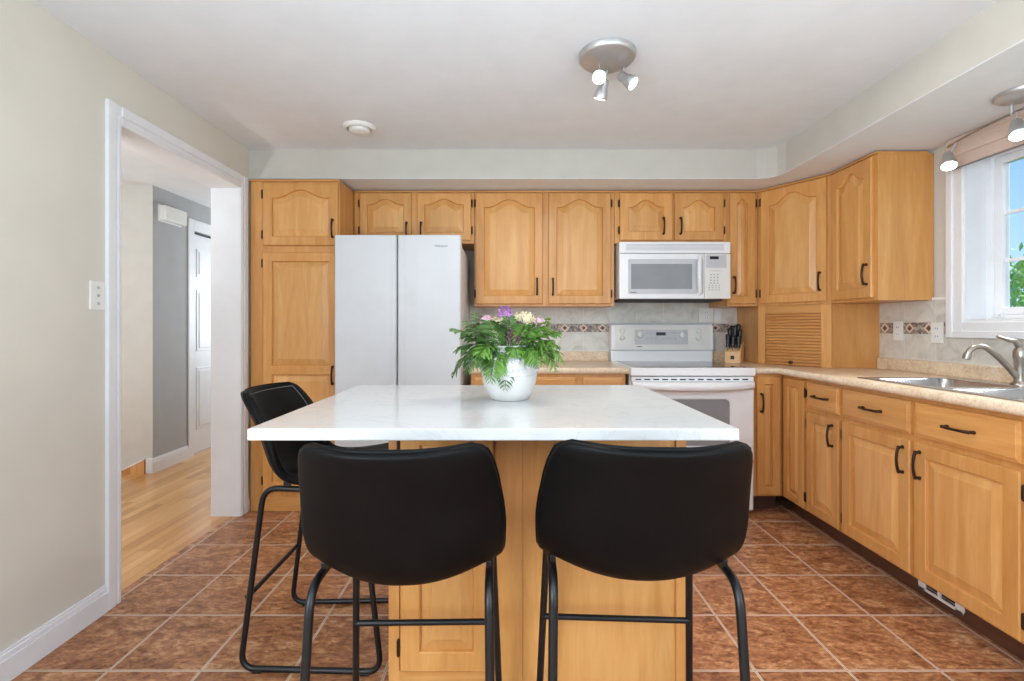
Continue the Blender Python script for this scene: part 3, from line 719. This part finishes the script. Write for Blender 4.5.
O('touch_button', bm_, 'btn', bg)
def knob_at(x, z, r):
    c_ = PN(x, z, 0); k = O('knob', MB().lathe([(r*1.05, 0), (r, .006), (r*.9, .016), (r*.75, .02), (.002, .0205)], c_, (0, -1, .06), 22), 'plastic', bg)
    O('grip', MB().box(x-.004, x+.004, c_.y-.030, c_.y-.014, z-r*.85, z+r*.85, .002), 'enamel', k)
for (x, z) in ((.848, 1.145), (.848, 1.095), (1.412, 1.145), (1.412, 1.095)): knob_at(x, z, .019)
knob_at(rx-.165, 1.118, .024); knob_at(rx+.145, 1.118, .024)
O('panel_mark', MB().add(*[(q := plate(rx-.19, rx-.15, 1.027, 1.033, 0, .002)).v, q.f]), 'grey_text', bg)
# vent strip, door, drawer
vs = O('vent_strip', MB().box(a+.004, b-.004, ry+.004, 3.02, .832, .866, .003), 'enamel', rg)
sl = MB()
for i in range(13):
    x = a+.028+i*(b-a-.07)/12.6; sl.box(x, x+.036, ry+.0028, ry+.006, .846, .853)
O('vent_slot', sl, 'dark', vs)
od = O('oven_door', MB().box(a+.004, b-.004, ry-.003, 3.02, .345, .826, .010), 'enamel', rg)
O('door_window', MB().loft([[Vector((p.x, ry-.0025, p.y)) for p in rrect(.92, 1.372, .44, .728, .03, 0)], [Vector((p.x, ry-.0045, p.y)) for p in rrect(.92, 1.372, .44, .728, .03, 0)]], True, True, True, False), 'ovenglass', od)
O('window_frame', MB().tube([(p.x, ry-.003, p.y) for p in rrect(.912, 1.38, .432, .736, .035, 0)], .005, 8, True), 'enamel', od)
hm = []
for k in range(17):
    x = a+.006+(b-a-.012)*k/16; t_ = 2*k/16-1; dp = .052*(1-t_**4)+.012; lo = .792-.012*(1-t_*t_)
    hm.append([Vector((x, ry+.0, .838)), Vector((x, ry-dp*.8, .836)), Vector((x, ry-dp, .826)), Vector((x, ry-dp, lo+.012)), Vector((x, ry-dp*.75, lo)), Vector((x, ry-dp*.55, lo+.014)), Vector((x, ry, lo+.02))])
O('door_handle', MB().loft(hm), 'enamel', od)
O('storage_drawer', MB().box(a+.004, b-.004, ry-.001, 3.02, .035, .336, .012), 'enamel', rg)

# ------------------------------------------------------------------ microwave
my = 3.26; a, b, z0, z1 = .757, 1.513, 1.366, 1.7545
mw = thing('microwave_oven', 'white over-the-range microwave under the short maple cabinet', 'microwave', (1.13, 3.45, z0))
O('case', MB().box(a+.002, b-.002, my+.03, 3.63, z0+.004, z1-.0, .004), 'enamel', mw)
O('underside', MB().prism([(my+.05, z0+.006), (3.60, z0+.006), (3.60, z0-.010), (my+.10, z0-.010)], a+.02, b-.02, 'yz'), 'gap', mw)
gz = z1-.078
gr_ = O('vent_grille', MB().box(a, b, my, my+.032, gz, z1, .006), 'enamel', mw)
gl_ = MB()
for i in range(5): gl_.box(a+.045, b-.045, my-.0012, my+.002, gz+.020+i*.009, gz+.0255+i*.009, .001)
O('vent_slat', gl_, 'panelgrey', gr_)
xd = (704.6-508)*my/480
md = O('door', MB().box(a, xd-.001, my-.002, my+.032, z0, gz-.003, .007), 'enamel', mw)
wx0, wx1, wz0, wz1 = (631-508)*my/480, (692-508)*my/480, 1.175+(327-289)*my/480, 1.175+(327-264)*my/480
O('bezel', MB().loft([[Vector((p.x, my-.001, p.y)) for p in rrect(wx0-.02, xd-.008, wz0-.035, wz1+.035, .01, 0)], [Vector((p.x, my-.0035, p.y)) for p in rrect(wx0-.018, xd-.010, wz0-.033, wz1+.033, .01, 0)]], True, True, True, False), 'panelgrey', md)
O('door_window', MB().box(wx0, wx1, my-.0045, my-.002, wz0, wz1), 'ovenglass', md)
O('logo_mark', MB().box(wx0-.004, wx0+.036, my-.0043, my-.003, wz0-.026, wz0-.020), 'grey_text', md)
hx = xd-.038
O('door_handle', MB().tube([(hx-.004, my+.0, z0+.03), (hx+.004, my-.016, z0+.045), (hx-.010, my-.034, z0+.10), (hx-.014, my-.04, (z0+gz)/2), (hx-.010, my-.034, gz-.08), (hx+.004, my-.016, gz-.03), (hx-.004, my, gz-.018)], [.012, .013, .014, .0145, .014, .013, .012], 14), 'enamel', md)
cp = O('control_panel', MB().box(xd+.001, b, my-.001, my+.032, z0, gz-.003, .006), 'plastic', mw)
O('key_panel', MB().box(xd+.010, b-.03, my-.0022, my, gz-.10, gz-.010, .001), 'panelgrey', cp)
O('clock_display', MB().box(xd+.035, xd+.095, my-.0035, my-.001, gz-.042, gz-.022), 'dark', cp)
km = MB()
for r_ in range(4):
    for k in range(3): km.box(xd+.036+k*.023, xd+.049+k*.023, my-.0025, my, gz-.150-r_*.019, gz-.142-r_*.019, .001)
for r_ in range(3):
    for k in range(4): km.box(xd+.026+k*.022, xd+.038+k*.022, my-.0025, my, gz-.222-r_*.015, gz-.216-r_*.015, .001)
km.box(xd+.03, xd+.11, my-.0025, my, gz-.122, gz-.119)
O('key', km, 'btn', cp)

# ------------------------------------------------------------------ wall plates
def plate_thing(name, label, axis, u, z, w=.075, h=.115, kind='outlet', cat='outlet'):
    fix = {'back': YB-.0115, 'right': XR-.0115, 'left': XL}[axis]
    def bx(m_, u0, u1, zz0, zz1, d0, d1, bev=.001):
        if axis == 'back': return m_.box(u0, u1, fix-d1, fix-d0, zz0, zz1, bev)
        if axis == 'right': return m_.box(fix-d1, fix-d0, u0, u1, zz0, zz1, bev)
        return m_.box(fix+d0, fix+d1, u0, u1, zz0, zz1, bev)
    loc = {'back': (u, fix, z), 'right': (fix, u, z), 'left': (fix, u, z)}[axis]
    t_ = thing(name, label, cat, loc)
    O('cover_plate', bx(MB(), u-w/2, u+w/2, z-h/2, z+h/2, -.001 if axis == 'left' else 0, .006, .003), 'plastic', t_)
    if kind == 'outlet':
        for s in (-1, 1):
            f_ = O('socket', bx(MB(), u-.017, u+.017, z+s*.021-.014, z+s*.021+.014, .005, .0075, .003), 'enamel', t_)
            O('slot', bx(bx(MB(), u-.008, u-.0055, z+s*.021-.004, z+s*.021+.006, .007, .0079, 0), u+.0055, u+.008, z+s*.021-.004, z+s*.021+.006, .007, .0079, 0), 'dark', f_)
    elif kind == 'switch':
        for zz in (.032, 0, -.032): O('toggle', bx(MB(), u-.006, u+.006, z+zz-.006, z+zz+.006, .005, .010, .002), 'btn', t_)
    else:
        O('rocker', bx(MB(), u-.017, u+.017, z-.033, z+.033, .005, .009, .002), 'enamel', t_)
    return t_
plate_thing('light_switch', 'white switch plate with three toggles on the beige left wall', 'left', 1.944, 1.302, .072, .116, 'switch', 'switch')
plate_thing('wall_outlet', 'double white outlet plate on the back wall above the range', 'back', (705.8-508)*3.65/480, 1.265, .11, .112)
plate_thing('wall_switch', 'slim white rocker plate left of the knife block', 'back', (717.5-508)*3.65/480, 1.262, .058, .112, 'rocker', 'switch')
plate_thing('wall_outlet', 'white outlet plate near the corner garage on the side wall', 'right', 2.811, 1.152, .07, .112)
plate_thing('wall_outlet', 'white outlet plate next to the window casing', 'right', 2.556, 1.145, .075, .112)
cb_ = thing('door_chime', 'white door chime box high on the grey hall wall', 'chime', (-2.86, 4.05, 2.06))
O('cover', MB().box(-2.858, -2.80, 3.93, 4.19, 2.055, 2.175, .006), 'plastic', cb_)
O('mounting_plate', MB().box(-2.8605, -2.856, 3.92, 4.2, 2.045, 2.185, .002), 'trim', cb_)

# ------------------------------------------------------------------ knife block and knives
kx, ky = 1.612, 3.425
KR = Matrix.Translation((kx, ky, ZT)) @ Matrix.Rotation(-.64, 4, 'Z')      # the block stands turned towards the range
kbk = thing('knife_block', 'pale wooden knife block on the counter right of the range', 'knife block', (kx, ky, ZT), -.64)
O('block', MB().prism([(-.05, .0006), (.05, .0006), (.088, .135), (.045, .152), (-.047, .078)], -.052, .052, 'yz', .003), 'block', kbk, True)
O('square_mark', MB().box(-.012, .012, -.0512, -.047, .028, .052), 'dark', kbk, True)
kn = [(-.034, 0, .098), (0.0, 0, .085), (.034, 0, .088), (-.030, 1, .115), (.004, 1, .135), (.036, 1, .105), (-.018, 2, .11), (.020, 2, .12)]
klab = ['black-handled knife at the front left of the knife block', 'black-handled knife in the middle of the block front', 'black-handled knife at the front right of the knife block',
        'black-handled knife behind the front left one', 'longest black knife handle rising from the block', 'black-handled knife leaning out on the right of the block',
        'black-handled knife at the back left of the block', 'black-handled knife at the back right of the block']
for (dx, row, L), lb in zip(kn, klab):
    base = Vector((dx, -.028+row*.030, .078+.023+row*.0245)); ax = Vector((dx*.35, .10 if row else .02, 1)).normalized()
    k = thing('kitchen_knife', lb, 'knife', KR @ base, 0, 'knives in the wooden block')
    O('bolster', MB().lathe([(.006, -.012), (.009, 0), (.010, .008)], base, ax, 12).xform(KR), 'steel', k)
    q = Vector((0, 0, 1)).rotation_difference(ax); lo = []
    for tt, wx, wy in ((0, .013, .010), (.15, .014, .0115), (.35, .012, .0105), (.6, .0135, .0115), (.85, .016, .0125), (.97, .014, .011), (1.0, .008, .006)):
        lo.append([base+q @ Vector((wx*math.cos(2*PI*j/12), wy*math.sin(2*PI*j/12), .006+tt*L)) for j in range(12)])
    hd = O('handle', MB().loft(lo).xform(KR), 'handle_black', k)
    O('rivet', MB().sphere(base+q @ Vector((0, -.0105, .03)), .003, 5).sphere(base+q @ Vector((0, -.0105, .055)), .003, 5).xform(KR), 'steel', hd)

# ------------------------------------------------------------------ island
IY = 1.5
isl = thing('kitchen_island', 'maple kitchen island base under the white quartz top', 'island', (.09, 1.8, 0))
ix0, ix1 = (388.5-508)*IY/480, (686-508)*IY/480
O('body', MB().box(ix0, ix1, IY+.012, 2.08, .0, .889, .001), 'maple', isl)
O('left_stile', MB().box(ix0, ix0+.034, IY, IY+.013, 0, .889, .001), 'maple', isl)
O('middle_stile', MB().box(-.04, .045, IY, IY+.013, 0, .889, .001), 'maple', isl)
O('right_stile', MB().box(ix1-.032, ix1, IY-.004, IY+.013, 0, .889, .001), 'maple', isl)
O('plain_panel', MB().box(.045, ix1-.032, IY+.006, IY+.013, 0, .889), 'maple_panel', isl)
O('bottom_rail', MB().box(ix0+.034, -.04, IY, IY+.013, 0, .1), 'maple_h', isl)
sub = bpy.data.objects.new('door_bay', None)
bpy.data.objects.remove(sub)
# island door is built in a frame at the island's own origin
def shift(o, d):
    for p in o.data.vertices: p.co = p.co+d
dd = door(isl, ix0+.040, -.046, .11, .87, fw=.058, hinge='l')
off = Vector((-.09, IY-1.8, 0))
for o in [dd]+[x for x in bpy.data.objects if x.parent == dd]: shift(o, off)
top = O('island_top', MB().box(-.654, .580, 1.202, 2.11, .890, .92, .003), 'quartz'); tag(top, 'white quartz island countertop with faint grey veins', 'countertop')

# ------------------------------------------------------------------ bar stools
def stool_shell():
    prof = [(.215, .668), (.19, .663), (.15, .652), (.09, .640), (.03, .630), (-.03, .623), (-.085, .618), (-.125, .620), (-.155, .634), (-.178, .660), (-.195, .698), (-.209, .742), (-.225, .787), (-.243, .832), (-.264, .872), (-.281, .902), (-.292, .922), (-.299, .936), (-.302, .944)]
    w = [.178, .198, .207, .212, .215, .217, .219, .220, .221, .221, .219, .216, .211, .206, .199, .192, .186, .176, .155]
    lift = [.022, .02, .02, .022, .024, .031, .046, .066, .086, .089, .075, .056, .040, .028, .019, .011, .006, 0, 0]
    curl = [0, 0, 0, 0, 0, .0, .012, .026, .043, .058, .068, .072, .074, .074, .074, .073, .071, .067, .060]
    NU = 18; pts = []
    for (y, z), ww, lf, cu in zip(prof, w, lift, curl):
        row = []
        for k in range(NU+1):
            u = -1+2*k/NU; a_ = abs(u)
            row.append(Vector((u*ww, y+cu*a_**2.4, z+lf*a_**2.2)))
        pts.append(row)
    return pts
SH = stool_shell()
def stool(loc, rz, label, first):
    if first is not None:
        r = copy_tree(first); r.location = loc; r.rotation_euler = (0, 0, rz); r['label'] = label; return r
    r = thing('bar_stool', label, 'stool', loc, rz, 'black bar stools around the island')
    m = MB(); n = len(SH[0]); m.add([p for row in SH for p in row], [[i*n+k, i*n+k+1, (i+1)*n+k+1, (i+1)*n+k] for i in range(len(SH)-1) for k in range(n-1)], True)
    sh = O('seat_shell', m, 'leather', r, True)
    so = sh.modifiers.new('thickness', 'SOLIDIFY'); so.thickness = .030; so.offset = 0
    su = sh.modifiers.new('smooth', 'SUBSURF'); su.levels = 2; su.render_levels = 2
    # stitched seam just inside the rim, on the sitting side
    up = []
    NV = len(SH)
    def nrm(i, k):
        i0, i1 = max(i-1, 0), min(i+1, NV-1); k0, k1 = max(k-1, 0), min(k+1, n-1)
        return (SH[i0][k]-SH[i1][k]).cross(SH[i][k1]-SH[i][k0]).normalized()
    def loop(sgn, k_in):
        path = [(i, k_in) for i in range(2, NV-2)]+[(NV-3, k) for k in range(k_in+1, n-1-k_in)]+[(i, n-1-k_in) for i in range(NV-3, 1, -1)]
        out = []
        for i, k in path:
            q = nrm(i, k); q = q if q.z+q.y > 0 else -q
            out.append(SH[i][k]+q*sgn*.0148)
        return out
    O('stitching', MB().tube(loop(1, 1), .0014, 6), 'stitch', r, True)
    rim = [SH[i][0] for i in range(NV)]+[SH[NV-1][k] for k in range(1, n)]+[SH[i][n-1] for i in range(NV-2, -1, -1)]+[SH[0][k] for k in range(n-2, 0, -1)]
    rim = [p*1.0 for p in rim]
    O('rim_piping', MB().tube(rim, .0048, 8, True), 'leather', r, True)
    for s in (-1, 1):
        path = [(s*.178, -.135, .602), (s*.190, -.185, .602), (s*.188, -.192, .55), (s*.197, -.243, .0105), (s*.213, .238, .0105), (s*.190, .165, .602), (s*.178, .12, .602)]
        path = [(s*.188, -.170, .624), (s*.197, -.245, .0105), (s*.214, .240, .0105), (s*.190, .165, .610)]
        O('side_frame', MB().tube(fillet(path, .055, True, 6), .0098, 12, True), 'blackmetal', r, True)
        O('floor_glide', MB().box(s*.198-.012, s*.198+.012, -.20, -.17, 0, .008, .002).box(s*.211-.012, s*.211+.012, .17, .2, 0, .008, .002), 'blackmetal', r, True)
    O('footrest', MB().tube([(-.203, .199, .323), (.203, .199, .323)], .0085, 10), 'blackmetal', r, True)
    O('rear_stretcher', MB().tube([(-.192, -.224, .25), (.192, -.224, .25)], .0085, 10), 'blackmetal', r, True)
    for sx_ in (-1, 1):
        for yy in (-.09, .09): O('mounting_tab', MB().box(sx_*.186-.006, sx_*.186+.006, yy-.012, yy+.012, .616, .645 if yy < 0 else .642, .002), 'blackmetal', r, True)
    return r
s1 = stool((-.232, 1.186, 0), .02, 'black leather bar stool with its back to the camera, on the left', None)
s2 = stool((.305, 1.205, 0), -.05, 'black leather bar stool in the foreground nearer the range', s1); s2.scale = (1.05, 1, 1)
s3 = stool((-.668, 1.835, 0), -PI/2, 'black bar stool side-on at the left end of the island', s1)

# ------------------------------------------------------------------ vase and flowers
vx, vy = .005, 1.70
va = thing('flower_vase', 'round white ceramic vase with raised texture on the island', 'vase', (vx, vy, ZT))
pr = [(.060, .0006), (.068, .004), (.082, .028), (.094, .062), (.0995, .095), (.0995, .118), (.094, .143), (.081, .165), (.067, .180), (.067, .189), (.064, .191), (.058, .187), (.062, .17), (.07, .15), (.05, .13)]
O('body', MB().lathe(pr, (vx, vy, ZT), (0, 0, 1), 48, True, True), 'ceramic', va)
rl = MB()
def vr(z):
    for (r0, z0_), (r1, z1_) in zip(pr, pr[1:]):
        if z0_ <= z <= z1_: return r0+(r1-r0)*(z-z0_)/(z1_-z0_)
    return .09
for z, cnt in ((.142, 30), (.112, 30)):
    for k in range(cnt):
        a_ = 2*PI*k/cnt+z*9; r_ = vr(z); rl.sphere((vx+r_*math.cos(a_), vy+r_*math.sin(a_), ZT+z+.006*math.sin(5*a_)), .0075, 5, .8)
for z in (.090, .127, .157):
    rl.tube([(vx+(vr(z)+.0002)*math.cos(2*PI*k/48), vy+(vr(z)+.0002)*math.sin(2*PI*k/48), ZT+z) for k in range(48)], .0016, 6, True)
O('raised_pattern', rl, 'ceramic', va)
TOP = Vector((vx, vy, ZT+.185))
def frond(az, up, length, droop, light, label, width=.045, lean=0, group='fern fronds in the vase'):
    """arching fern frond from the vase mouth; az in degrees (0 = right, 270 = towards the camera)"""
    a_ = math.radians(az); out = Vector((math.cos(a_), math.sin(a_), 0)); N = 19; mid_ = []
    st0 = TOP+out*.040+Vector((0, 0, -.02))
    for i in range(N+1):
        s = i/N; mid_.append(st0+out*(length*(s*(1-.18*s)))+Vector((0, 0, up*s-droop*s*s+.02*s)))
    t_ = thing('fern_frond', label, 'fern frond', st0, 0, group)
    O('stem', MB().tube(mid_, [.0022-.0014*i/N for i in range(N+1)], 6), 'stem', t_)
    m = MB(); side = Vector((-out.y, out.x, 0))
    rnd = random.Random(int(az*7+length*1000))
    for i in range(2, N+1):
        s = i/N; p = mid_[i]; d = (mid_[i]-mid_[i-1]).normalized(); nn_ = side.cross(d).normalized()
        L = width*(math.sin(PI*min(1, s*.9+.08))**.7)*(.8+.4*rnd.random())+.008
        for sg in (-1, 1):
            dr = (side*sg*.86+d*.55-Vector((0, 0, .12))+nn_*rnd.uniform(-.2, .35)).normalized(); wd = (d-dr*d.dot(dr)).normalized()
            up_ = dr.cross(wd)
            q = [p, p+dr*L*.35+wd*L*.105+up_*.002, p+dr*L*.72+wd*L*.085, p+dr*L-Vector((0, 0, L*.18)), p+dr*L*.70-wd*L*.09, p+dr*L*.33-wd*L*.10+up_*.002, p+dr*L*.45-up_*.0025]
            m.add(q, [[0, 1, 6], [1, 2, 6], [2, 3, 6], [3, 4, 6], [4, 5, 6], [5, 0, 6]], True)
    lf = O('leaflet', m, 'leaf_light' if light else 'leaf_dark', t_)
    lf['kind'] = 'stuff'
F = [
 (176, .125, .20, .06, 0, 'dark fern frond reaching highest to the left of the vase'),
 (186, .085, .185, .10, 0, 'dark fern frond pointing left below the highest one'),
 (197, .07, .20, .165, 0, 'lowest left fern frond, drooping past the vase side'),
 (214, .08, .165, .16, 0, 'dark fern frond falling over the left side of the vase'),
 (166, .15, .15, .06, 0, 'dark fern frond behind the left flowers'),
 (226, .085, .13, .11, 1, 'lighter green frond fanning out at front left'),
 (240, .05, .105, .16, 1, 'frond hanging down the left front of the vase'),
 (262, .04, .075, .175, 0, 'dark narrow frond hanging down the middle front of the vase'),
 (283, .07, .085, .10, 1, 'short light frond arching over the vase rim in front'),
 (313, .075, .12, .13, 1, 'light green frond curling down the right front'),
 (334, .09, .165, .165, 1, 'light green frond drooping lowest on the right'),
 (348, .12, .165, .12, 1, 'bright green frond spreading to the right'),
 (5, .15, .165, .10, 1, 'bright green frond spreading right behind the others'),
 (25, .17, .13, .07, 1, 'bright green frond at the back right of the vase'),
 (150, .17, .12, .05, 0, 'dark frond at the back left of the vase'),
 (326, .155, .11, .07, 1, 'bright green frond standing below the pink flower on the right'),
 (235, .15, .09, .06, 0, 'dark frond rising at front left under the cream flower'),
 (203, .15, .15, .10, 0, 'dark frond arching over at middle left'),
 (268, .135, .05, .03, 0, 'short dark frond upright in the middle of the bouquet front'),
 (300, .125, .075, .05, 1, 'short bright frond upright right of the dusky flowers'),
 (342, .10, .19, .15, 1, 'longest light green frond at lower right'),
]
for a_, u_, l_, d_, lt, lb in F: frond(a_, u_, l_, d_, lt, lb, .040 if l_ < .09 else .056)
def flower(px_, py_, dy, r, mat, label, sz=.9, cnt=90, pet=.013):
    y = vy+dy; p = Vector(((px_-508)*y/480, y, 1.175-(py_-327)*y/480))
    t_ = thing('cut_flower', label, 'flower', p, 0, 'flower heads in the vase')
    O('stem', MB().tube([TOP+Vector((0, 0, -.05)), TOP*.6+p*.4, p], .002, 6), 'stem', t_)
    m = MB(); rnd = random.Random(px_)
    for i in range(cnt):
        zz = 1-1.7*(i+.5)/cnt; rr = math.sqrt(max(0, 1-zz*zz)); an = i*2.39996
        d = Vector((rr*math.cos(an), rr*math.sin(an), zz*sz)); c_ = p+d*r*rnd.uniform(.82, 1.06)
        q = Vector((0, 0, 1)).rotation_difference(d)
        for k in range(4):
            b_ = k*PI/2+rnd.random(); e0 = q @ Vector((math.cos(b_), math.sin(b_), .35)); e1 = q @ Vector((-math.sin(b_), math.cos(b_), 0))
            m.add([c_, c_+e0*pet*.6+e1*pet*.38, c_+e0*pet+q @ Vector((0, 0, pet*.1)), c_+e0*pet*.6-e1*pet*.38], [[0, 1, 2], [0, 2, 3]], True)
    O('petal', m, mat, t_)
flower(505, 317, -.01, .021, 'petal_purple', 'purple flower spike standing tallest in the vase', 1.6, 150)
flower(487, 322, -.01, .017, 'petal_pink', 'pale pink flower head on the left of the bouquet')
flower(498, 327, -.035, .032, 'petal_cream', 'cream flower head left of center in the bouquet', cnt=120)
flower(524, 321, -.02, .036, 'petal_cream', 'large cream flower head right of the purple spike', .75, 130)
flower(538, 325, -.01, .023, 'petal_pink', 'pink flower head on the right of the bouquet')
flower(513, 336, -.06, .022, 'petal_brown', 'dusky brown flower cluster low at the bouquet front')
flower(519, 327, -.05, .014, 'petal_brown', 'small dusky brown flower under the large cream head')

# ------------------------------------------------------------------ ceiling fixtures
def spot_head(parent, joint, aim, L=.056, r=.030, stem_from=None, e=17.0):
    j = Vector(joint); ax = Vector(aim).normalized()
    if stem_from is not None: O('stem', MB().tube([stem_from, j], .005, 10).sphere(j, .009, 6), 'nickel', parent)
    h = O('lamp_head', MB().lathe([(.008, -.026), (.017, -.022), (.020, -.010), (.020, .012), (.024, .018), (r*.95, L*.66), (r, L*.9), (r, L), (r*.9, L), (r*.84, L*.93)], j, ax, 28, True, False), 'nickel', parent)
    O('bulb', MB().lathe([(r*.88, L*.92), (r*.86, L*.985), (r*.6, L*1.03), (.002, L*1.05)], j, ax, 24, True, True), 'bulb', h)
    p = j+ax*(L*1.05+.03); root = parent
    d = bpy.data.lights.new('bulb_light', 'SPOT'); d.energy = e; d.spot_size = 2.2; d.spot_blend = .8; d.shadow_soft_size = .03; d.color = (1, .95, .86)
    lo = bpy.data.objects.new('bulb_light', d); COL.objects.link(lo); lo.location = p-root.location; lo.parent = root
    lo.rotation_euler = Vector((0, 0, -1)).rotation_difference(ax).to_euler()
cx, cy = .415, 2.01
cl = thing('ceiling_spotlight', 'round nickel ceiling light with three lit spot heads', 'ceiling light', (cx, cy, ZC))
O('canopy', MB().lathe([(.117, 0), (.117, -.018), (.110, -.026), (.02, -.030), (.001, -.030)], (cx, cy, ZC), (0, 0, 1), 48), 'nickel', cl)
spot_head(cl, (.392, 2.03, 2.245), (-.22, -.62, -.55), stem_from=(.388, 2.04, ZC-.028))
spot_head(cl, (.497, 2.06, 2.245), (.60, -.35, -.62), stem_from=(.497, 2.06, ZC-.028))
spot_head(cl, (.418, 2.10, 2.232), (-.20, .35, -.80), stem_from=(.430, 2.085, ZC-.028))
dv_ = thing('ceiling_diffuser', 'round white ceiling air diffuser near the doorway', 'vent', (-.848, 2.742, ZC))
O('collar', MB().lathe([(.092, 0), (.090, -.010), (.078, -.020), (.070, -.020), (.070, 0)], (-.848, 2.742, ZC), (0, 0, 1), 40, False, False), 'plastic', dv_)
O('cone', MB().lathe([(.058, -.008), (.060, -.026), (.045, -.034), (.002, -.036)], (-.848, 2.742, ZC), (0, 0, 1), 40), 'plastic', dv_)
O('throat', MB().lathe([(.071, -.002), (.071, -.004)], (-.848, 2.742, ZC), (0, 0, 1), 40), 'panelgrey', dv_)
for k in range(3):
    pass
# curved track light by the window
tl = thing('track_light', 'curved nickel track light with lit spot heads in front of the window', 'track light', (2.10, 1.95, ZS))
O('canopy', MB().lathe([(.092, 0), (.092, -.012), (.086, -.018), (.001, -.02)], (2.10, 1.95, ZS), (0, 0, 1), 40), 'nickel', tl)
RX = lambda y: 2.118+.075*((y-1.95)/.44)**2
O('rail', MB().tube([(RX(y), y, 2.072) for y in [1.51+.04*i for i in range(23)]], .0055, 8), 'satin', tl)
for y in (2.02, 1.95, 1.88): O('post', MB().cyl((RX(y), y, 2.066), (RX(y), y, ZS-.016), .006), 'nickel', tl)
spot_head(tl, (2.150, 2.345, 2.005), (-.22, -.30, -.62), .062, .034, (RX(2.33), 2.33, 2.07), 6.0)
spot_head(tl, (2.105, 1.985, 2.010), (-.22, -.30, -.62), .062, .034, (RX(2.0), 2.0, 2.07), 6.0)
spot_head(tl, (2.130, 1.60, 2.005), (-.22, -.30, -.62), .062, .034, (RX(1.62), 1.62, 2.07), 6.0)
